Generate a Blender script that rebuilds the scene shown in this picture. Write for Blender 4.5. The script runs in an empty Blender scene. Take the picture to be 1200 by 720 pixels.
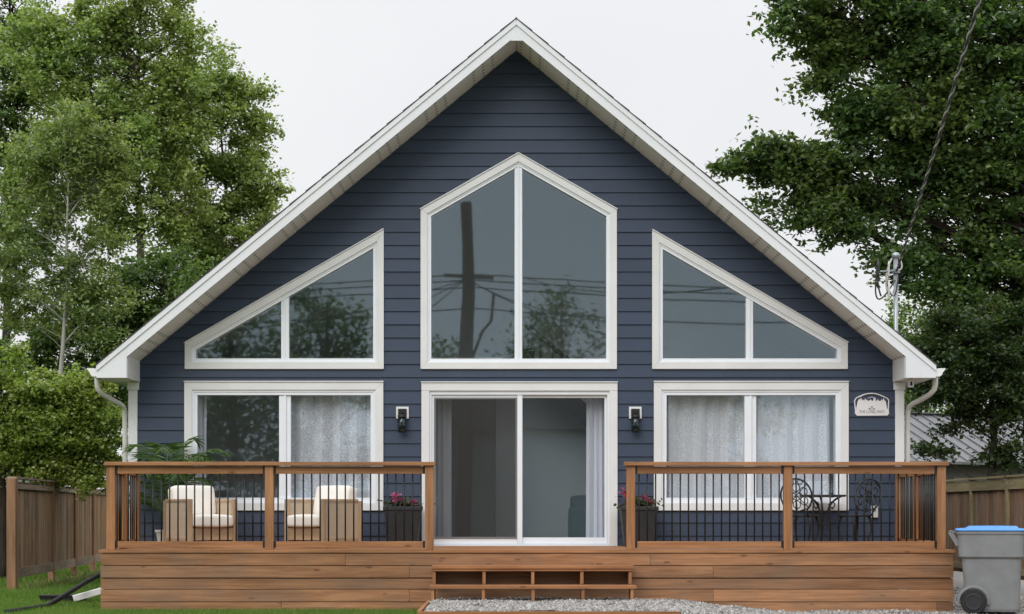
import bpy, bmesh, math, random
import numpy as np
from mathutils import Vector, Matrix
random.seed(7)
R = math.radians
scn = bpy.context.scene
col = scn.collection
F = 2044.5            # focal length in photo pixels (1200 wide)
CY = -23.5            # camera stands this far in front of the facade (Y = 0)
CZ = 1.2
def wx(px): return (px - 605) / 87.0          # facade plane, metres
def wz(py): return CZ + (600 - py) / 87.0
def at(px, py, D): return ((px - 605) * D / F, CY + D, CZ + (600 - py) * D / F)

# ------------------------------------------------------------------ materials
def nm(name):
    m = bpy.data.materials.new(name); m.use_nodes = True
    nt = m.node_tree; nt.nodes.clear()
    out = nt.nodes.new('ShaderNodeOutputMaterial')
    return m, nt, out
def nd(nt, t, **kw):
    n = nt.nodes.new(t)
    for k, v in kw.items():
        if k in n.inputs.keys(): n.inputs[k].default_value = v
        else: setattr(n, k, v)
    return n
def ramp(nt, stops):
    n = nt.nodes.new('ShaderNodeValToRGB'); e = n.color_ramp.elements
    while len(e) > 1: e.remove(e[-1])
    e[0].position = stops[0][0]; e[0].color = (*stops[0][1], 1)
    for p, c in stops[1:]:
        x = e.new(p); x.color = (*c, 1)
    return n
def mixc(nt, a, b, fac, blend='MIX'):
    n = nt.nodes.new('ShaderNodeMix'); n.data_type = 'RGBA'; n.blend_type = blend
    for i, v in ((0, fac), (6, a), (7, b)):
        if isinstance(v, bpy.types.NodeSocket): nt.links.new(v, n.inputs[i])
        elif i == 0: n.inputs[0].default_value = v
        else: n.inputs[i].default_value = (*v, 1)
    return n.outputs[2]
def sc3(c, k): return tuple(x * k for x in c)
def coords(nt, scale=(1, 1, 1), island=False):
    tc = nd(nt, 'ShaderNodeTexCoord')
    mp = nd(nt, 'ShaderNodeMapping'); mp.inputs['Scale'].default_value = scale
    nt.links.new(tc.outputs['Object'], mp.inputs['Vector'])
    if not island: return mp.outputs[0], None
    g = nd(nt, 'ShaderNodeNewGeometry')
    mu = nd(nt, 'ShaderNodeMath', operation='MULTIPLY'); mu.inputs[1].default_value = 57.0
    nt.links.new(g.outputs['Random Per Island'], mu.inputs[0])
    ad = nd(nt, 'ShaderNodeVectorMath', operation='ADD')
    nt.links.new(mp.outputs[0], ad.inputs[0]); nt.links.new(mu.outputs[0], ad.inputs[1])
    return ad.outputs[0], g.outputs['Random Per Island']
def noise(nt, vec, scale, detail=4, rough=.55):
    n = nd(nt, 'ShaderNodeTexNoise'); n.inputs['Scale'].default_value = scale
    n.inputs['Detail'].default_value = detail; n.inputs['Roughness'].default_value = rough
    nt.links.new(vec, n.inputs['Vector']); return n.outputs['Fac']
def bump(nt, h, strength, dist, to):
    b = nd(nt, 'ShaderNodeBump'); b.inputs['Strength'].default_value = strength; b.inputs['Distance'].default_value = dist
    nt.links.new(h, b.inputs['Height']); nt.links.new(b.outputs[0], to.inputs['Normal'])

def paint(name, c, rough=.5, var=.08, scale=3., grain=None, spec=.4, metal=0., bmp=.15):
    m, nt, out = nm(name)
    p = nd(nt, 'ShaderNodeBsdfPrincipled', Roughness=rough, Metallic=metal)
    p.inputs['Specular IOR Level'].default_value = spec
    v, _ = coords(nt)
    f = noise(nt, v, scale, 5, .6)
    r = ramp(nt, [(.3, sc3(c, 1 - var)), (.7, sc3(c, 1 + var))]); nt.links.new(f, r.inputs[0])
    nt.links.new(r.outputs[0], p.inputs['Base Color'])
    v2, _ = coords(nt, grain or (1, 1, 1))
    bump(nt, noise(nt, v2, 40 if not grain else 1.0, 3), bmp, .004, p)
    nt.links.new(p.outputs[0], out.inputs[0]); return m

def wood(name, dark, light, axis, var=.25, rough=.6, knots=True, weather=None, wfac=1.0):
    m, nt, out = nm(name)
    p = nd(nt, 'ShaderNodeBsdfPrincipled', Roughness=rough); p.inputs['Specular IOR Level'].default_value = .25
    s = [34, 34, 34]; s['xyz'.index(axis)] = 1.6
    v, isl = coords(nt, s, True)
    f = noise(nt, v, 1.0, 6, .65)
    r = ramp(nt, [(.28, dark), (.5, tuple((a + b) / 2 for a, b in zip(dark, light))), (.74, light)])
    nt.links.new(f, r.inputs[0]); c = r.outputs[0]
    s2 = [5, 5, 5]; s2['xyz'.index(axis)] = .8
    v2, _ = coords(nt, s2, True)
    f2 = noise(nt, v2, 1.0, 3)
    r2 = ramp(nt, [(.3, (.72,) * 3), (.7, (1.15,) * 3)]); nt.links.new(f2, r2.inputs[0])
    c = mixc(nt, c, r2.outputs[0], 1.0, 'MULTIPLY')
    if knots:
        s3 = [9, 9, 9]; s3['xyz'.index(axis)] = 3.2
        v3, _ = coords(nt, s3, True)
        vo = nd(nt, 'ShaderNodeTexVoronoi'); vo.inputs['Scale'].default_value = 1.0
        nt.links.new(v3, vo.inputs['Vector'])
        rk = ramp(nt, [(.0, (1,) * 3), (.1, (.8,) * 3), (.17, (0,) * 3)]); nt.links.new(vo.outputs['Distance'], rk.inputs[0])
        sep = nd(nt, 'ShaderNodeSeparateColor'); nt.links.new(vo.outputs['Color'], sep.inputs[0])
        gt = nd(nt, 'ShaderNodeMath', operation='GREATER_THAN'); gt.inputs[1].default_value = .60
        nt.links.new(sep.outputs[0], gt.inputs[0])
        mu = nd(nt, 'ShaderNodeMath', operation='MULTIPLY'); nt.links.new(gt.outputs[0], mu.inputs[0]); nt.links.new(rk.outputs[0], mu.inputs[1])
        mu2 = nd(nt, 'ShaderNodeMath', operation='MULTIPLY'); mu2.inputs[1].default_value = .75; nt.links.new(mu.outputs[0], mu2.inputs[0])
        c = mixc(nt, c, sc3(dark, .35), mu2.outputs[0])
    rv = ramp(nt, [(0, (1 - var,) * 3), (1, (1 + var,) * 3)]); nt.links.new(isl, rv.inputs[0])
    c = mixc(nt, c, rv.outputs[0], 1.0, 'MULTIPLY')
    if weather:
        v4, _ = coords(nt, (1, 1, 1), True)
        f4 = noise(nt, v4, 1.3, 4, .6)
        r4 = ramp(nt, [(.42, (0,) * 3), (.68, (wfac,) * 3)]); nt.links.new(f4, r4.inputs[0])
        c = mixc(nt, c, weather, r4.outputs[0])
    nt.links.new(c, p.inputs['Base Color'])
    bump(nt, f, .35, .003, p)
    nt.links.new(p.outputs[0], out.inputs[0]); return m

def leaf_mat(name, stops, trans=.35, rough=.5, clump=None):
    m, nt, out = nm(name)
    g = nd(nt, 'ShaderNodeNewGeometry')
    r = ramp(nt, stops); nt.links.new(g.outputs['Random Per Island'], r.inputs[0])
    c = r.outputs[0]
    if clump:
        v, _ = coords(nt); f = noise(nt, v, clump[0], 2)
        rr = ramp(nt, [(.35, (0,) * 3), (.65, (1,) * 3)]); nt.links.new(f, rr.inputs[0])
        c = mixc(nt, c, mixc(nt, c, clump[1], 1.0, 'MULTIPLY'), rr.outputs[0])
    p = nd(nt, 'ShaderNodeBsdfPrincipled', Roughness=rough); p.inputs['Specular IOR Level'].default_value = .5
    t = nd(nt, 'ShaderNodeBsdfTranslucent')
    nt.links.new(c, p.inputs['Base Color'])
    nt.links.new(mixc(nt, c, (1.25, 1.35, .6), 1.0, 'MULTIPLY'), t.inputs['Color'])
    mx = nd(nt, 'ShaderNodeMixShader'); mx.inputs[0].default_value = trans
    nt.links.new(p.outputs[0], mx.inputs[1]); nt.links.new(t.outputs[0], mx.inputs[2])
    nt.links.new(mx.outputs[0], out.inputs[0]); return m

def glass_mat(name, f0=.087, tint=(.95, .96, .965), wav=.0007, rough=.018):
    m, nt, out = nm(name)
    lw = nd(nt, 'ShaderNodeLayerWeight'); lw.inputs[0].default_value = .5
    pw = nd(nt, 'ShaderNodeMath', operation='POWER'); pw.inputs[1].default_value = 5
    nt.links.new(lw.outputs['Facing'], pw.inputs[0])
    ma = nd(nt, 'ShaderNodeMath', operation='MULTIPLY_ADD'); ma.inputs[1].default_value = .9; ma.inputs[2].default_value = f0
    nt.links.new(pw.outputs[0], ma.inputs[0])
    tr = nd(nt, 'ShaderNodeBsdfTransparent'); tr.inputs[0].default_value = (*tint, 1)
    gl = nd(nt, 'ShaderNodeBsdfGlossy', Roughness=rough); gl.inputs[0].default_value = (.67, .86, 1, 1)
    v, _ = coords(nt); bump(nt, noise(nt, v, .9, 1), wav, 1.0, gl)
    mx = nd(nt, 'ShaderNodeMixShader'); nt.links.new(ma.outputs[0], mx.inputs[0])
    nt.links.new(tr.outputs[0], mx.inputs[1]); nt.links.new(gl.outputs[0], mx.inputs[2])
    nt.links.new(mx.outputs[0], out.inputs[0]); return m

def sheer(name, c, base_alpha, lace=None, tl=.15):
    m, nt, out = nm(name)
    d = nd(nt, 'ShaderNodeBsdfDiffuse'); d.inputs[0].default_value = (*c, 1)
    t = nd(nt, 'ShaderNodeBsdfTranslucent'); t.inputs[0].default_value = (*c, 1)
    a = nd(nt, 'ShaderNodeMixShader'); a.inputs[0].default_value = tl
    nt.links.new(d.outputs[0], a.inputs[1]); nt.links.new(t.outputs[0], a.inputs[2])
    tr = nd(nt, 'ShaderNodeBsdfTransparent')
    mx = nd(nt, 'ShaderNodeMixShader'); mx.inputs[0].default_value = base_alpha
    if lace:
        v, _ = coords(nt)
        vo = nd(nt, 'ShaderNodeTexVoronoi'); vo.inputs['Scale'].default_value = lace; vo.feature = 'DISTANCE_TO_EDGE'
        nt.links.new(v, vo.inputs['Vector'])
        r = ramp(nt, [(.04, (min(1, base_alpha + .16),) * 3), (.15, (base_alpha - .2,) * 3)])
        nt.links.new(vo.outputs['Distance'], r.inputs[0])
        lw = nd(nt, 'ShaderNodeLayerWeight'); lw.inputs[0].default_value = .5
        ma = nd(nt, 'ShaderNodeMath', operation='MULTIPLY_ADD'); ma.inputs[1].default_value = .75; ma.use_clamp = True
        nt.links.new(lw.outputs['Facing'], ma.inputs[0]); nt.links.new(r.outputs[0], ma.inputs[2])
        nt.links.new(ma.outputs[0], mx.inputs[0])
    nt.links.new(tr.outputs[0], mx.inputs[1]); nt.links.new(a.outputs[0], mx.inputs[2])
    nt.links.new(mx.outputs[0], out.inputs[0]); return m

def siding_mat():
    m, nt, out = nm('navy fibre cement siding')
    p = nd(nt, 'ShaderNodeBsdfPrincipled', Roughness=.52); p.inputs['Specular IOR Level'].default_value = .35
    v, isl = coords(nt, (1, 1, 1), False)
    c = (.032, .048, .083)
    f = noise(nt, v, 1.1, 5, .6)
    r = ramp(nt, [(.3, sc3(c, .93)), (.7, sc3(c, 1.08))]); nt.links.new(f, r.inputs[0])
    v2, _ = coords(nt, (2.5, 2.5, 60))
    f2 = noise(nt, v2, 1, 4, .6)
    r2 = ramp(nt, [(.3, (.93,) * 3), (.7, (1.07,) * 3)]); nt.links.new(f2, r2.inputs[0])
    cc = mixc(nt, r.outputs[0], r2.outputs[0], 1.0, 'MULTIPLY')
    gi = nd(nt, 'ShaderNodeNewGeometry'); ri = ramp(nt, [(0, (.91,) * 3), (1, (1.08,) * 3)]); nt.links.new(gi.outputs['Random Per Island'], ri.inputs[0])
    cc = mixc(nt, cc, ri.outputs[0], 1.0, 'MULTIPLY')
    nt.links.new(cc, p.inputs['Base Color'])
    bump(nt, f2, .3, .002, p)
    nt.links.new(p.outputs[0], out.inputs[0]); return m

def ground_mat(name, stops, scale, bscale, bs, bd=.02, extra=None):
    m, nt, out = nm(name)
    p = nd(nt, 'ShaderNodeBsdfPrincipled', Roughness=.95); p.inputs['Specular IOR Level'].default_value = .1
    v, _ = coords(nt)
    f = noise(nt, v, scale, 8, .65)
    r = ramp(nt, stops); nt.links.new(f, r.inputs[0]); c = r.outputs[0]
    if extra:
        f3 = noise(nt, v, extra[0], 3)
        r3 = ramp(nt, [(.45, (0,) * 3), (.62, (1,) * 3)]); nt.links.new(f3, r3.inputs[0])
        c = mixc(nt, c, extra[1], r3.outputs[0])
    nt.links.new(c, p.inputs['Base Color'])
    bump(nt, noise(nt, v, bscale, 6, .7), bs, bd, p)
    nt.links.new(p.outputs[0], out.inputs[0]); return m

def vent_soffit():
    m, nt, out = nm('vented beige soffit')
    p = nd(nt, 'ShaderNodeBsdfPrincipled', Roughness=.6)
    tc = nd(nt, 'ShaderNodeTexCoord'); se = nd(nt, 'ShaderNodeSeparateXYZ'); nt.links.new(tc.outputs['Object'], se.inputs[0])
    def M_(op, a, b):
        n = nd(nt, 'ShaderNodeMath', operation=op)
        for i, v in enumerate((a, b)):
            if isinstance(v, bpy.types.NodeSocket): nt.links.new(v, n.inputs[i])
            elif v is not None: n.inputs[i].default_value = v
        return n.outputs[0]
    def dots(sock, per, w):
        f = M_('FRACT', M_('DIVIDE', sock, per), None)
        return M_('LESS_THAN', M_('ABSOLUTE', M_('SUBTRACT', f, .5), None), w)
    d = M_('MULTIPLY', dots(se.outputs[0], .125, .13), dots(se.outputs[1], .155, .15))
    g = M_('MULTIPLY', M_('LESS_THAN', M_('FRACT', M_('DIVIDE', se.outputs[0], .625), None), .62), d)
    nt.links.new(mixc(nt, (.78, .765, .72), (.12, .12, .115), g), p.inputs['Base Color'])
    nt.links.new(p.outputs[0], out.inputs[0]); return m
M = {}
M['siding'] = siding_mat()
M['trim'] = paint('off white painted trim', (.685, .69, .685), .5, .05, 2, (3, 3, 30), bmp=.05)
M['vinyl'] = paint('cool white vinyl', (.76, .79, .83), .35, .03, 2, bmp=.03)
M['fascia'] = paint('white aluminium fascia', (.70, .715, .735), .4, .04, 1.2, bmp=.05)
M['soffit'] = vent_soffit()
M['gutter'] = paint('white gutter metal', (.76, .77, .77), .35, .04, 2, bmp=.03)
M['spout'] = paint('ivory downspout metal', (.62, .61, .57), .4, .04, 2, bmp=.03)
M['shingle'] = paint('charcoal asphalt shingle', (.06, .058, .056), .95, .3, 30, bmp=.8)
M['concrete'] = paint('grey concrete', (.3, .29, .27), .9, .15, 4)
M['drywall'] = paint('warm grey interior wall', (.52, .54, .53), .9, .03, 2, bmp=.02)
M['int_floor'] = wood('interior oak floor', (.12, .07, .04), (.24, .15, .09), 'x', .2, .4, False)
M['dark_wood'] = paint('dark stained stair wood', (.03, .022, .016), .5, .2, 4)
M['glass'] = glass_mat('window glass')
M['glass_door'] = glass_mat('patio door glass', .09)
M['jar_glass'] = glass_mat('smoked lantern glass', .06, (.42, .42, .42))
cd, cl = (.245, .108, .045), (.45, .225, .105)
for a in 'xyz': M['cedar_' + a] = wood('stained cedar along ' + a, cd, cl, a, .13)
M['skirt'] = wood('stained cedar skirt boards', (.205, .092, .042), (.44, .226, .112), 'x', .24, weather=(.19, .135, .095), wfac=.5)
M['step_wood'] = wood('stained cedar step boards', (.24, .10, .042), (.44, .21, .095), 'x', .14)
M['fence_l'] = wood('weathered fence wood', (.15, .095, .058), (.42, .29, .185), 'z', .42, .85, True, (.40, .21, .10))
M['fence_rail_l'] = wood('weathered fence rail', (.20, .145, .10), (.40, .30, .21), 'y', .2, .85)
M['fence_post_l'] = wood('brown fence post', (.22, .115, .06), (.38, .22, .13), 'z', .15, .8)
M['fence_r'] = wood('brown fence boards', (.17, .095, .052), (.40, .235, .135), 'z', .28, .85, True, (.27, .195, .14))
M['fence_rail_r'] = wood('greenish fence rail', (.25, .20, .10), (.40, .33, .18), 'y', .15, .85)
M['black'] = paint('black powder coat', (.012, .012, .013), .42, .2, 6, bmp=.05)
M['iron'] = paint('black cast iron', (.014, .014, .015), .5, .3, 12, bmp=.2)
M['chairwood_z'] = wood('oiled acacia upright', (.36, .24, .145), (.50, .35, .225), 'z', .08, .55, False)
M['chairwood_x'] = wood('oiled acacia rail', (.36, .24, .145), (.50, .35, .225), 'x', .08, .55, False)
M['cushion'] = paint('cream canvas cushion', (.82, .775, .715), .95, .03, 6, (160, 160, 160), .1, bmp=.25)
def weave():
    m, nt, out = nm('tan rope weave')
    p = nd(nt, 'ShaderNodeBsdfPrincipled', Roughness=.8)
    v, _ = coords(nt, (1, 1, 1))
    w = nd(nt, 'ShaderNodeTexWave', bands_direction='Z'); w.inputs['Scale'].default_value = 22; w.inputs['Distortion'].default_value = .6
    nt.links.new(v, w.inputs['Vector'])
    r = ramp(nt, [(.2, (.40, .30, .21)), (.8, (.58, .47, .35))]); nt.links.new(w.outputs['Fac'], r.inputs[0])
    nt.links.new(r.outputs[0], p.inputs['Base Color']); bump(nt, w.outputs['Fac'], .5, .006, p)
    nt.links.new(p.outputs[0], out.inputs[0]); return m
M['weave'] = weave()
M['pot_white'] = paint('white ribbed ceramic', (.66, .64, .6), .4, .06, 4)
M['planter'] = paint('dark slate resin', (.020, .021, .024), .55, .25, 8)
M['soil'] = paint('potting soil', (.03, .022, .016), 1, .4, 30, bmp=1)
M['lace'] = sheer('white lace curtain', (.93, .94, .99), .88, 30)
M['lace_thin'] = sheer('grey lace curtain', (.90, .92, .98), .78, 30)
M['drape'] = sheer('pale linen drape', (.86, .87, .94), .97, None, .1)
M['screen'] = sheer('insect screen mesh', (.09, .09, .088), .25, None)
M['screen_frame'] = paint('grey screen frame', (.16, .165, .165), .5, .05, 3)
M['sofa'] = paint('dark green upholstery', (.022, .03, .022), .9, .2, 10)
M['bin_grey'] = paint('grey bin plastic', (.20, .205, .205), .5, .12, 5, (6, 6, 2), bmp=.15)
M['bin_blue'] = paint('blue bin lid plastic', (.09, .28, .72), .4, .08, 3, bmp=.05)
M['rubber'] = paint('black wheel rubber', (.014, .014, .015), .7, .2, 20)
M['steel'] = paint('galvanised steel conduit', (.36, .38, .40), .42, .15, 6, metal=.6)
M['alu_wire'] = paint('bare aluminium wire', (.42, .41, .38), .5, .15, 5)
M['black_wire'] = paint('black cable insulation', (.03, .03, .03), .5, .2, 5)
M['porcelain'] = paint('pale insulator porcelain', (.55, .54, .5), .3, .1, 5)
M['sign_white'] = paint('white sign metal', (.72, .71, .72), .5, .04, 8)
M['sign_dark'] = paint('grey sign lettering', (.17, .17, .20), .6, .05, 8)
M['box_grey'] = paint('light grey plastic box', (.50, .50, .49), .5, .04, 8)
M['amber'] = paint('amber bulb glass', (.55, .42, .22), .2, .1, 8)
M['white_wall'] = paint('white clapboard', (.70, .72, .74), .6, .05, 2)
M['metal_roof'] = paint('grey metal roofing', (.20, .20, .21), .45, .12, 1.5, spec=.5)
M['pole_wood'] = wood('dark utility pole wood', (.08, .065, .05), (.17, .14, .11), 'z', .1, .9, False)
M['bark'] = wood('grey brown bark', (.045, .036, .028), (.14, .115, .09), 'z', .1, .95, False)
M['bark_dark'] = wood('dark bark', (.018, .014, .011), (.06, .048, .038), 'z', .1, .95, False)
M['bark_pale'] = wood('pale aspen bark', (.22, .21, .18), (.44, .43, .38), 'z', .1, .9, True)
G = lambda *a: [(i / (len(a) - 1), c) for i, c in enumerate(a)]
M['leaf_poplar'] = leaf_mat('poplar leaves', G((0.152, 0.197, 0.059), (0.248, 0.294, 0.092), (0.359, 0.399, 0.149), (0.493, 0.527, 0.317)), .45, .34, (.45, (.8, .95, .9)))
M['leaf_aspen'] = leaf_mat('aspen leaves', G((0.109, 0.153, 0.052), (0.176, 0.225, 0.073), (0.268, 0.312, 0.116), (0.383, 0.420, 0.195)), .45, .5, (.5, (.85, .95, 1.05)))
M['leaf_understory'] = leaf_mat('understory leaves', G((0.065, 0.109, 0.032), (0.116, 0.171, 0.051), (0.181, 0.239, 0.080), (0.261, 0.319, 0.131)), .45, .5, (.5, (.75, .9, .95)))
M['leaf_apple'] = leaf_mat('apple leaves', G((0.150, 0.205, 0.038), (0.226, 0.284, 0.057), (0.307, 0.351, 0.101), (0.423, 0.435, 0.184)), .5, .5, (.9, (.75, .9, .8)))
M['leaf_maple'] = leaf_mat('maple leaves', G((0.050, 0.084, 0.027), (0.084, 0.127, 0.040), (0.129, 0.177, 0.056), (0.249, 0.284, 0.111)), .48, .36, (.5, (.7, .88, .95)))
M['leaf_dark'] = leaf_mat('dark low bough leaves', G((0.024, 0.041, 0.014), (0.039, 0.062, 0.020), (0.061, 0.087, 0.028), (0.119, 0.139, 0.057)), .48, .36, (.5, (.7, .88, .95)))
M['leaf_bright'] = leaf_mat('bright background leaves', G((0.072, 0.144, 0.026), (0.132, 0.216, 0.042), (0.216, 0.300, 0.084)), .35, .5)
M['needles'] = leaf_mat('spruce needles', G((.012, .028, .014), (.02, .042, .018), (.034, .058, .024)), .12, .6)
M['palm'] = leaf_mat('palm leaflets', G((0.041, 0.094, 0.023), (0.074, 0.143, 0.037), (0.123, 0.201, 0.066)), .4, .4)
M['palm_stem'] = paint('palm stem', (.10, .14, .04), .5, .2, 10)
M['flower_leaf'] = leaf_mat('annual leaves', G((.02, .04, .012), (.05, .07, .02), (.10, .055, .04)), .25)
M['petal'] = leaf_mat('pink petals', G((.36, .03, .15), (.50, .06, .23), (.58, .16, .32)), .3)
M['petal_red'] = leaf_mat('crimson petals', G((.30, .015, .05), (.42, .03, .09), (.5, .07, .14)), .3)
M['grass'] = leaf_mat('grass blades', G((0.069, 0.150, 0.018), (0.106, 0.206, 0.025), (0.150, 0.250, 0.037), (0.237, 0.275, 0.075)), .35, .6, (1.2, (.8, .92, .8)))
M['lawn'] = ground_mat('lawn soil and turf', [(.3, (.05, .085, .018)), (.6, (.075, .12, .025)), (.8, (.10, .12, .035))], 6, 60, .8)
M['dirt'] = ground_mat('dry dirt strip', [(.3, (.075, .07, .025)), (.6, (.15, .115, .06)), (.8, (.22, .17, .10))], 5, 50, .8)
M['gravel_bed'] = ground_mat('crushed stone bed', [(.3, (.16, .15, .14)), (.5, (.30, .285, .265)), (.75, (.45, .43, .41))], 60, 70, 1.0)
M['asphalt'] = ground_mat('asphalt road', [(.3, (.04, .04, .042)), (.7, (.065, .064, .062))], 20, 150, .5)
def stone_mat():
    m, nt, out = nm('crushed stones')
    p = nd(nt, 'ShaderNodeBsdfPrincipled', Roughness=.85)
    g = nd(nt, 'ShaderNodeNewGeometry')
    r = ramp(nt, G((.12, .115, .11), (.21, .195, .18), (.28, .26, .235), (.34, .325, .305), (.46, .445, .43)))
    nt.links.new(g.outputs['Random Per Island'], r.inputs[0]); nt.links.new(r.outputs[0], p.inputs['Base Color'])
    nt.links.new(p.outputs[0], out.inputs[0]); return m
M['stone'] = stone_mat()

# ------------------------------------------------------------------ mesh helpers
def rotz(a): return Matrix.Rotation(a, 4, 'Z')
class MB:
    def __init__(s): s.v = []; s.f = []
    def poly(s, vs, fs):
        o = len(s.v); s.v += [tuple(p) for p in vs]; s.f += [[i + o for i in f] for f in fs]; return s
    def box(s, x0, x1, y0, y1, z0, z1):
        return s.poly([(x0, y0, z0), (x1, y0, z0), (x1, y1, z0), (x0, y1, z0), (x0, y0, z1), (x1, y0, z1), (x1, y1, z1), (x0, y1, z1)],
                      [(3, 2, 1, 0), (4, 5, 6, 7), (0, 1, 5, 4), (1, 2, 6, 5), (2, 3, 7, 6), (3, 0, 4, 7)])
    def obox(s, c, ax, ay, az, hx, hy, hz):
        c = Vector(c); ax = Vector(ax).normalized() * hx; ay = Vector(ay).normalized() * hy; az = Vector(az).normalized() * hz
        vs = [c + i * ax + j * ay + k * az for k in (-1, 1) for (i, j) in ((-1, -1), (1, -1), (1, 1), (-1, 1))]
        return s.poly(vs, [(3, 2, 1, 0), (4, 5, 6, 7), (0, 1, 5, 4), (1, 2, 6, 5), (2, 3, 7, 6), (3, 0, 4, 7)])
    def beam(s, a, b, w, h, up=(0, 0, 1)):
        a = Vector(a); b = Vector(b); d = (b - a); up = Vector(up)
        sd = d.cross(up).normalized(); u = sd.cross(d).normalized()
        return s.obox((a + b) / 2, d, sd, u, d.length / 2, w / 2, h / 2)
    def tube(s, pts, r, n=6, cap=True):
        pts = [Vector(p) for p in pts]; m = len(pts)
        rs = r if isinstance(r, (list, tuple)) else [r] * m
        o = len(s.v); pu = None
        for i, p in enumerate(pts):
            d = (pts[min(i + 1, m - 1)] - pts[max(i - 1, 0)])
            d = d.normalized() if d.length > 1e-9 else Vector((0, 0, 1))
            if pu is None: u = d.orthogonal().normalized()
            else:
                u = pu - d * pu.dot(d)
                u = u.normalized() if u.length > 1e-6 else d.orthogonal().normalized()
            pu = u; w = d.cross(u)
            for k in range(n):
                a = 2 * math.pi * k / n
                s.v.append(tuple(p + rs[i] * (math.cos(a) * u + math.sin(a) * w)))
        for i in range(m - 1):
            for k in range(n):
                a = o + i * n + k; b = o + i * n + (k + 1) % n
                s.f.append([a, b, b + n, a + n])
        if cap:
            s.f.append([o + k for k in range(n)][::-1]); s.f.append([o + (m - 1) * n + k for k in range(n)])
        return s
    def lathe(s, prof, n=20, c=(0, 0, 0), squash=1.0):
        o = len(s.v)
        for (r, z) in prof:
            for k in range(n):
                a = 2 * math.pi * k / n
                s.v.append((c[0] + r * math.cos(a), c[1] + r * squash * math.sin(a), c[2] + z))
        for i in range(len(prof) - 1):
            for k in range(n):
                a = o + i * n + k; b = o + i * n + (k + 1) % n
                s.f.append([a, b, b + n, a + n])
        s.f.append([o + k for k in range(n)][::-1]); s.f.append([o + (len(prof) - 1) * n + k for k in range(n)])
        return s
    def prism(s, poly, y0, y1):
        n = len(poly); vs = [(x, y0, z) for x, z in poly] + [(x, y1, z) for x, z in poly]
        fs = [list(range(n)), list(range(2 * n - 1, n - 1, -1))]
        fs += [[(i + 1) % n, i, i + n, (i + 1) % n + n] for i in range(n)]
        return s.poly(vs, fs)
    def ring(s, A, B, y0, y1):
        n = len(A)
        for i in range(n):
            j = (i + 1) % n
            s.prism([A[i], A[j], B[j], B[i]], y0, y1)
        return s
    def xf(s, m):
        s.v = [tuple(m @ Vector(p)) for p in s.v]; return s
    def build(s, name, mat, parent=None, bevel=0, smooth=False, sub=0):
        me = bpy.data.meshes.new(name); me.from_pydata(s.v, [], s.f)
        bm = bmesh.new(); bm.from_mesh(me); bmesh.ops.recalc_face_normals(bm, faces=bm.faces); bm.to_mesh(me); bm.free()
        me.materials.append(mat)
        o = bpy.data.objects.new(name, me); col.objects.link(o)
        if parent is not None: o.parent = parent
        if smooth:
            for p in me.polygons: p.use_smooth = True
        if bevel:
            b = o.modifiers.new('bevel', 'BEVEL'); b.width = bevel; b.segments = 2; b.limit_method = 'ANGLE'; b.angle_limit = R(40)
        if sub:
            b = o.modifiers.new('sub', 'SUBSURF'); b.levels = b.render_levels = sub
        return o
def tag(o, label=None, cat=None, group=None, kind=None):
    if label: o['label'] = label
    if cat: o['category'] = cat
    if group: o['group'] = group
    if kind: o['kind'] = kind
    return o
def thing(name, label, cat, loc=(0, 0, 0), rz=0, group=None):
    o = bpy.data.objects.new(name, None); col.objects.link(o); o.empty_display_size = .1
    o.location = loc; o.rotation_euler = (0, 0, rz)
    return tag(o, label, cat, group)
def copy_tree(o, parent=None):
    c = o.copy(); col.objects.link(c)
    if parent is not None: c.parent = parent
    for ch in list(o.children): copy_tree(ch, c)
    return c
def fast_mesh(name, V, faces_n, k, mat, parent=None, faces=None):
    me = bpy.data.meshes.new(name)
    me.vertices.add(len(V)); me.vertices.foreach_set('co', np.ascontiguousarray(V, dtype=np.float32).ravel())
    idx = np.arange(faces_n * k, dtype=np.int32) if faces is None else np.ascontiguousarray(faces, dtype=np.int32).ravel()
    me.loops.add(len(idx)); me.loops.foreach_set('vertex_index', idx)
    me.polygons.add(faces_n); me.polygons.foreach_set('loop_start', np.arange(0, faces_n * k, k, dtype=np.int32))
    me.update(calc_edges=True); me.materials.append(mat)
    o = bpy.data.objects.new(name, me); col.objects.link(o)
    if parent is not None: o.parent = parent
    return o
def inset(P, d):
    n = len(P); ds = d if isinstance(d, (list, tuple)) else [d] * n
    L = []
    for i in range(n):
        (x0, z0), (x1, z1) = P[i], P[(i + 1) % n]
        dx, dz = x1 - x0, z1 - z0; l = math.hypot(dx, dz)
        nx, nz = -dz / l, dx / l           # inward for CCW
        L.append((nx, nz, nx * x0 + nz * z0 + ds[i]))
    out = []
    for i in range(n):
        a, b, c = L[i - 1]; e, f, g = L[i]
        D = a * f - b * e
        out.append(((c * f - b * g) / D, (a * g - c * e) / D))
    return out
def clip(P, a, b, c):
    out = []; n = len(P)
    for i in range(n):
        p, q = P[i], P[(i + 1) % n]
        sp = a * p[0] + b * p[1] - c; sq = a * q[0] + b * q[1] - c
        if sp <= 0: out.append(p)
        if (sp < 0 < sq) or (sq < 0 < sp):
            t = sp / (sp - sq); out.append((p[0] + t * (q[0] - p[0]), p[1] + t * (q[1] - p[1])))
    return out
def inside(P, x, z):
    n = len(P)
    for i in range(n):
        (x0, z0), (x1, z1) = P[i], P[(i + 1) % n]
        if (x1 - x0) * (z - z0) - (z1 - z0) * (x - x0) < 0: return False
    return True

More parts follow.
